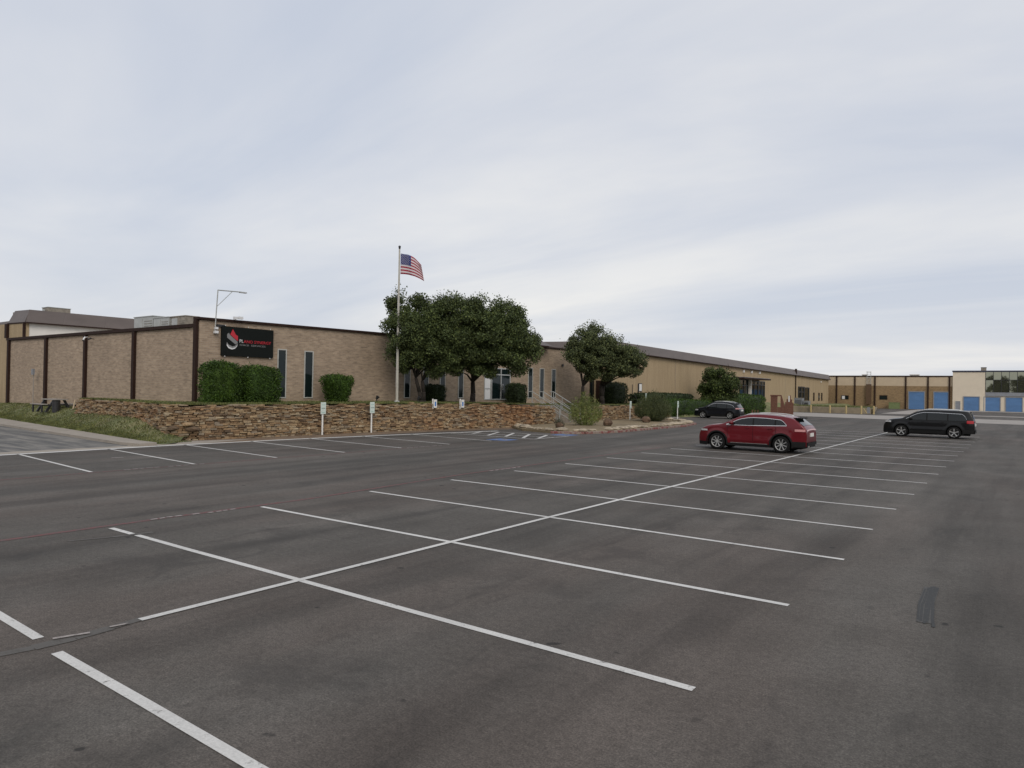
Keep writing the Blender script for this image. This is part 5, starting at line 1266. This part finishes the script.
# ------------------------------------------------------------------ world, sun, camera
w = bpy.data.worlds.new('World'); sc.world = w; w.use_nodes = True; nt = w.node_tree; nt.nodes.clear()
SUN_EL, SUN_AZ = 36, 132   # azimuth clockwise from +Y
sky = N(nt, 'ShaderNodeTexSky', sky_type='NISHITA'); sky.sun_disc = False; sky.sun_elevation = R(SUN_EL); sky.sun_rotation = R(SUN_AZ); sky.air_density = 1.2; sky.dust_density = 3
bg1 = N(nt, 'ShaderNodeBackground'); bg1.inputs[1].default_value = .09; nt.links.new(sky.outputs[0], bg1.inputs[0])
g = N(nt, 'ShaderNodeTexCoord').outputs['Generated']; s_ = N(nt, 'ShaderNodeSeparateXYZ'); nt.links.new(g, s_.inputs[0])
mx = N(nt, 'ShaderNodeMath', operation='MAXIMUM'); mx.inputs[1].default_value = 0; nt.links.new(s_.outputs[2], mx.inputs[0])
ad = N(nt, 'ShaderNodeMath', operation='ADD'); ad.inputs[1].default_value = .16; nt.links.new(mx.outputs[0], ad.inputs[0])
cb_ = N(nt, 'ShaderNodeCombineXYZ')
for k in (0, 1):
    dv = N(nt, 'ShaderNodeMath', operation='DIVIDE'); nt.links.new(s_.outputs[k], dv.inputs[0]); nt.links.new(ad.outputs[0], dv.inputs[1]); nt.links.new(dv.outputs[0], cb_.inputs[k])
mp = N(nt, 'ShaderNodeMapping'); mp.inputs['Rotation'].default_value = (0, 0, R(-20)); mp.inputs['Scale'].default_value = (.42, .95, 1); mp.inputs['Location'].default_value = (1.3, .4, 0); nt.links.new(cb_.outputs[0], mp.inputs[0])
n1 = noise(nt, mp.outputs[0], 1.0, 6, .52, .45); n2 = noise(nt, mp.outputs[0], .6, 4, .5, .3)
cc = ramp(nt, n1, [(.32, (.585, .63, .725)), (.5, (.71, .73, .78)), (.66, (.86, .85, .84))])
cc = mix(nt, cc, ramp(nt, n2, [(.35, (.94, .95, .97)), (.65, (1.05, 1.04, 1.02))]), 1., 'MULTIPLY')
bg2 = N(nt, 'ShaderNodeBackground'); bg2.inputs[1].default_value = 1.05; nt.links.new(cc, bg2.inputs[0])
ms = N(nt, 'ShaderNodeMixShader'); ms.inputs[0].default_value = .9
nt.links.new(bg1.outputs[0], ms.inputs[1]); nt.links.new(bg2.outputs[0], ms.inputs[2])
wo = N(nt, 'ShaderNodeOutputWorld'); nt.links.new(ms.outputs[0], wo.inputs[0])
sun = bpy.data.lights.new('sun', 'SUN'); sun.energy = 1.25; sun.angle = R(28); sun.color = (1, .93, .84)
so = bpy.data.objects.new('sun', sun); col.objects.link(so)
d = Vector((math.sin(R(SUN_AZ)) * math.cos(R(SUN_EL)), math.cos(R(SUN_AZ)) * math.cos(R(SUN_EL)), math.sin(R(SUN_EL))))
so.rotation_euler = d.to_track_quat('Z', 'Y').to_euler(); so.location = (0, 0, 30)

yaw, pitch, roll, H, F = R(36.15208846), R(.46550109), R(.96277367), 2.53792318, 701.5457
f = Vector((-math.sin(yaw) * math.cos(pitch), math.cos(yaw) * math.cos(pitch), math.sin(pitch)))
r = Vector((math.cos(yaw), math.sin(yaw), 0)); u = r.cross(f)
r2 = r * math.cos(roll) + u * math.sin(roll); u2 = -r * math.sin(roll) + u * math.cos(roll)
cam = bpy.data.cameras.new('camera'); co = bpy.data.objects.new('camera', cam); col.objects.link(co)
m4 = Matrix((( r2.x, u2.x, -f.x, 0), (r2.y, u2.y, -f.y, 0), (r2.z, u2.z, -f.z, H), (0, 0, 0, 1))); co.matrix_world = m4
cam.sensor_width = 36; cam.lens = F / 1024 * 36; cam.clip_end = 3000; cam.clip_start = .05
sc.camera = co
sc.view_settings.view_transform = 'Standard'; sc.view_settings.look = 'None'; sc.view_settings.exposure = 0; sc.view_settings.gamma = 1
sc.view_settings.use_curve_mapping = False
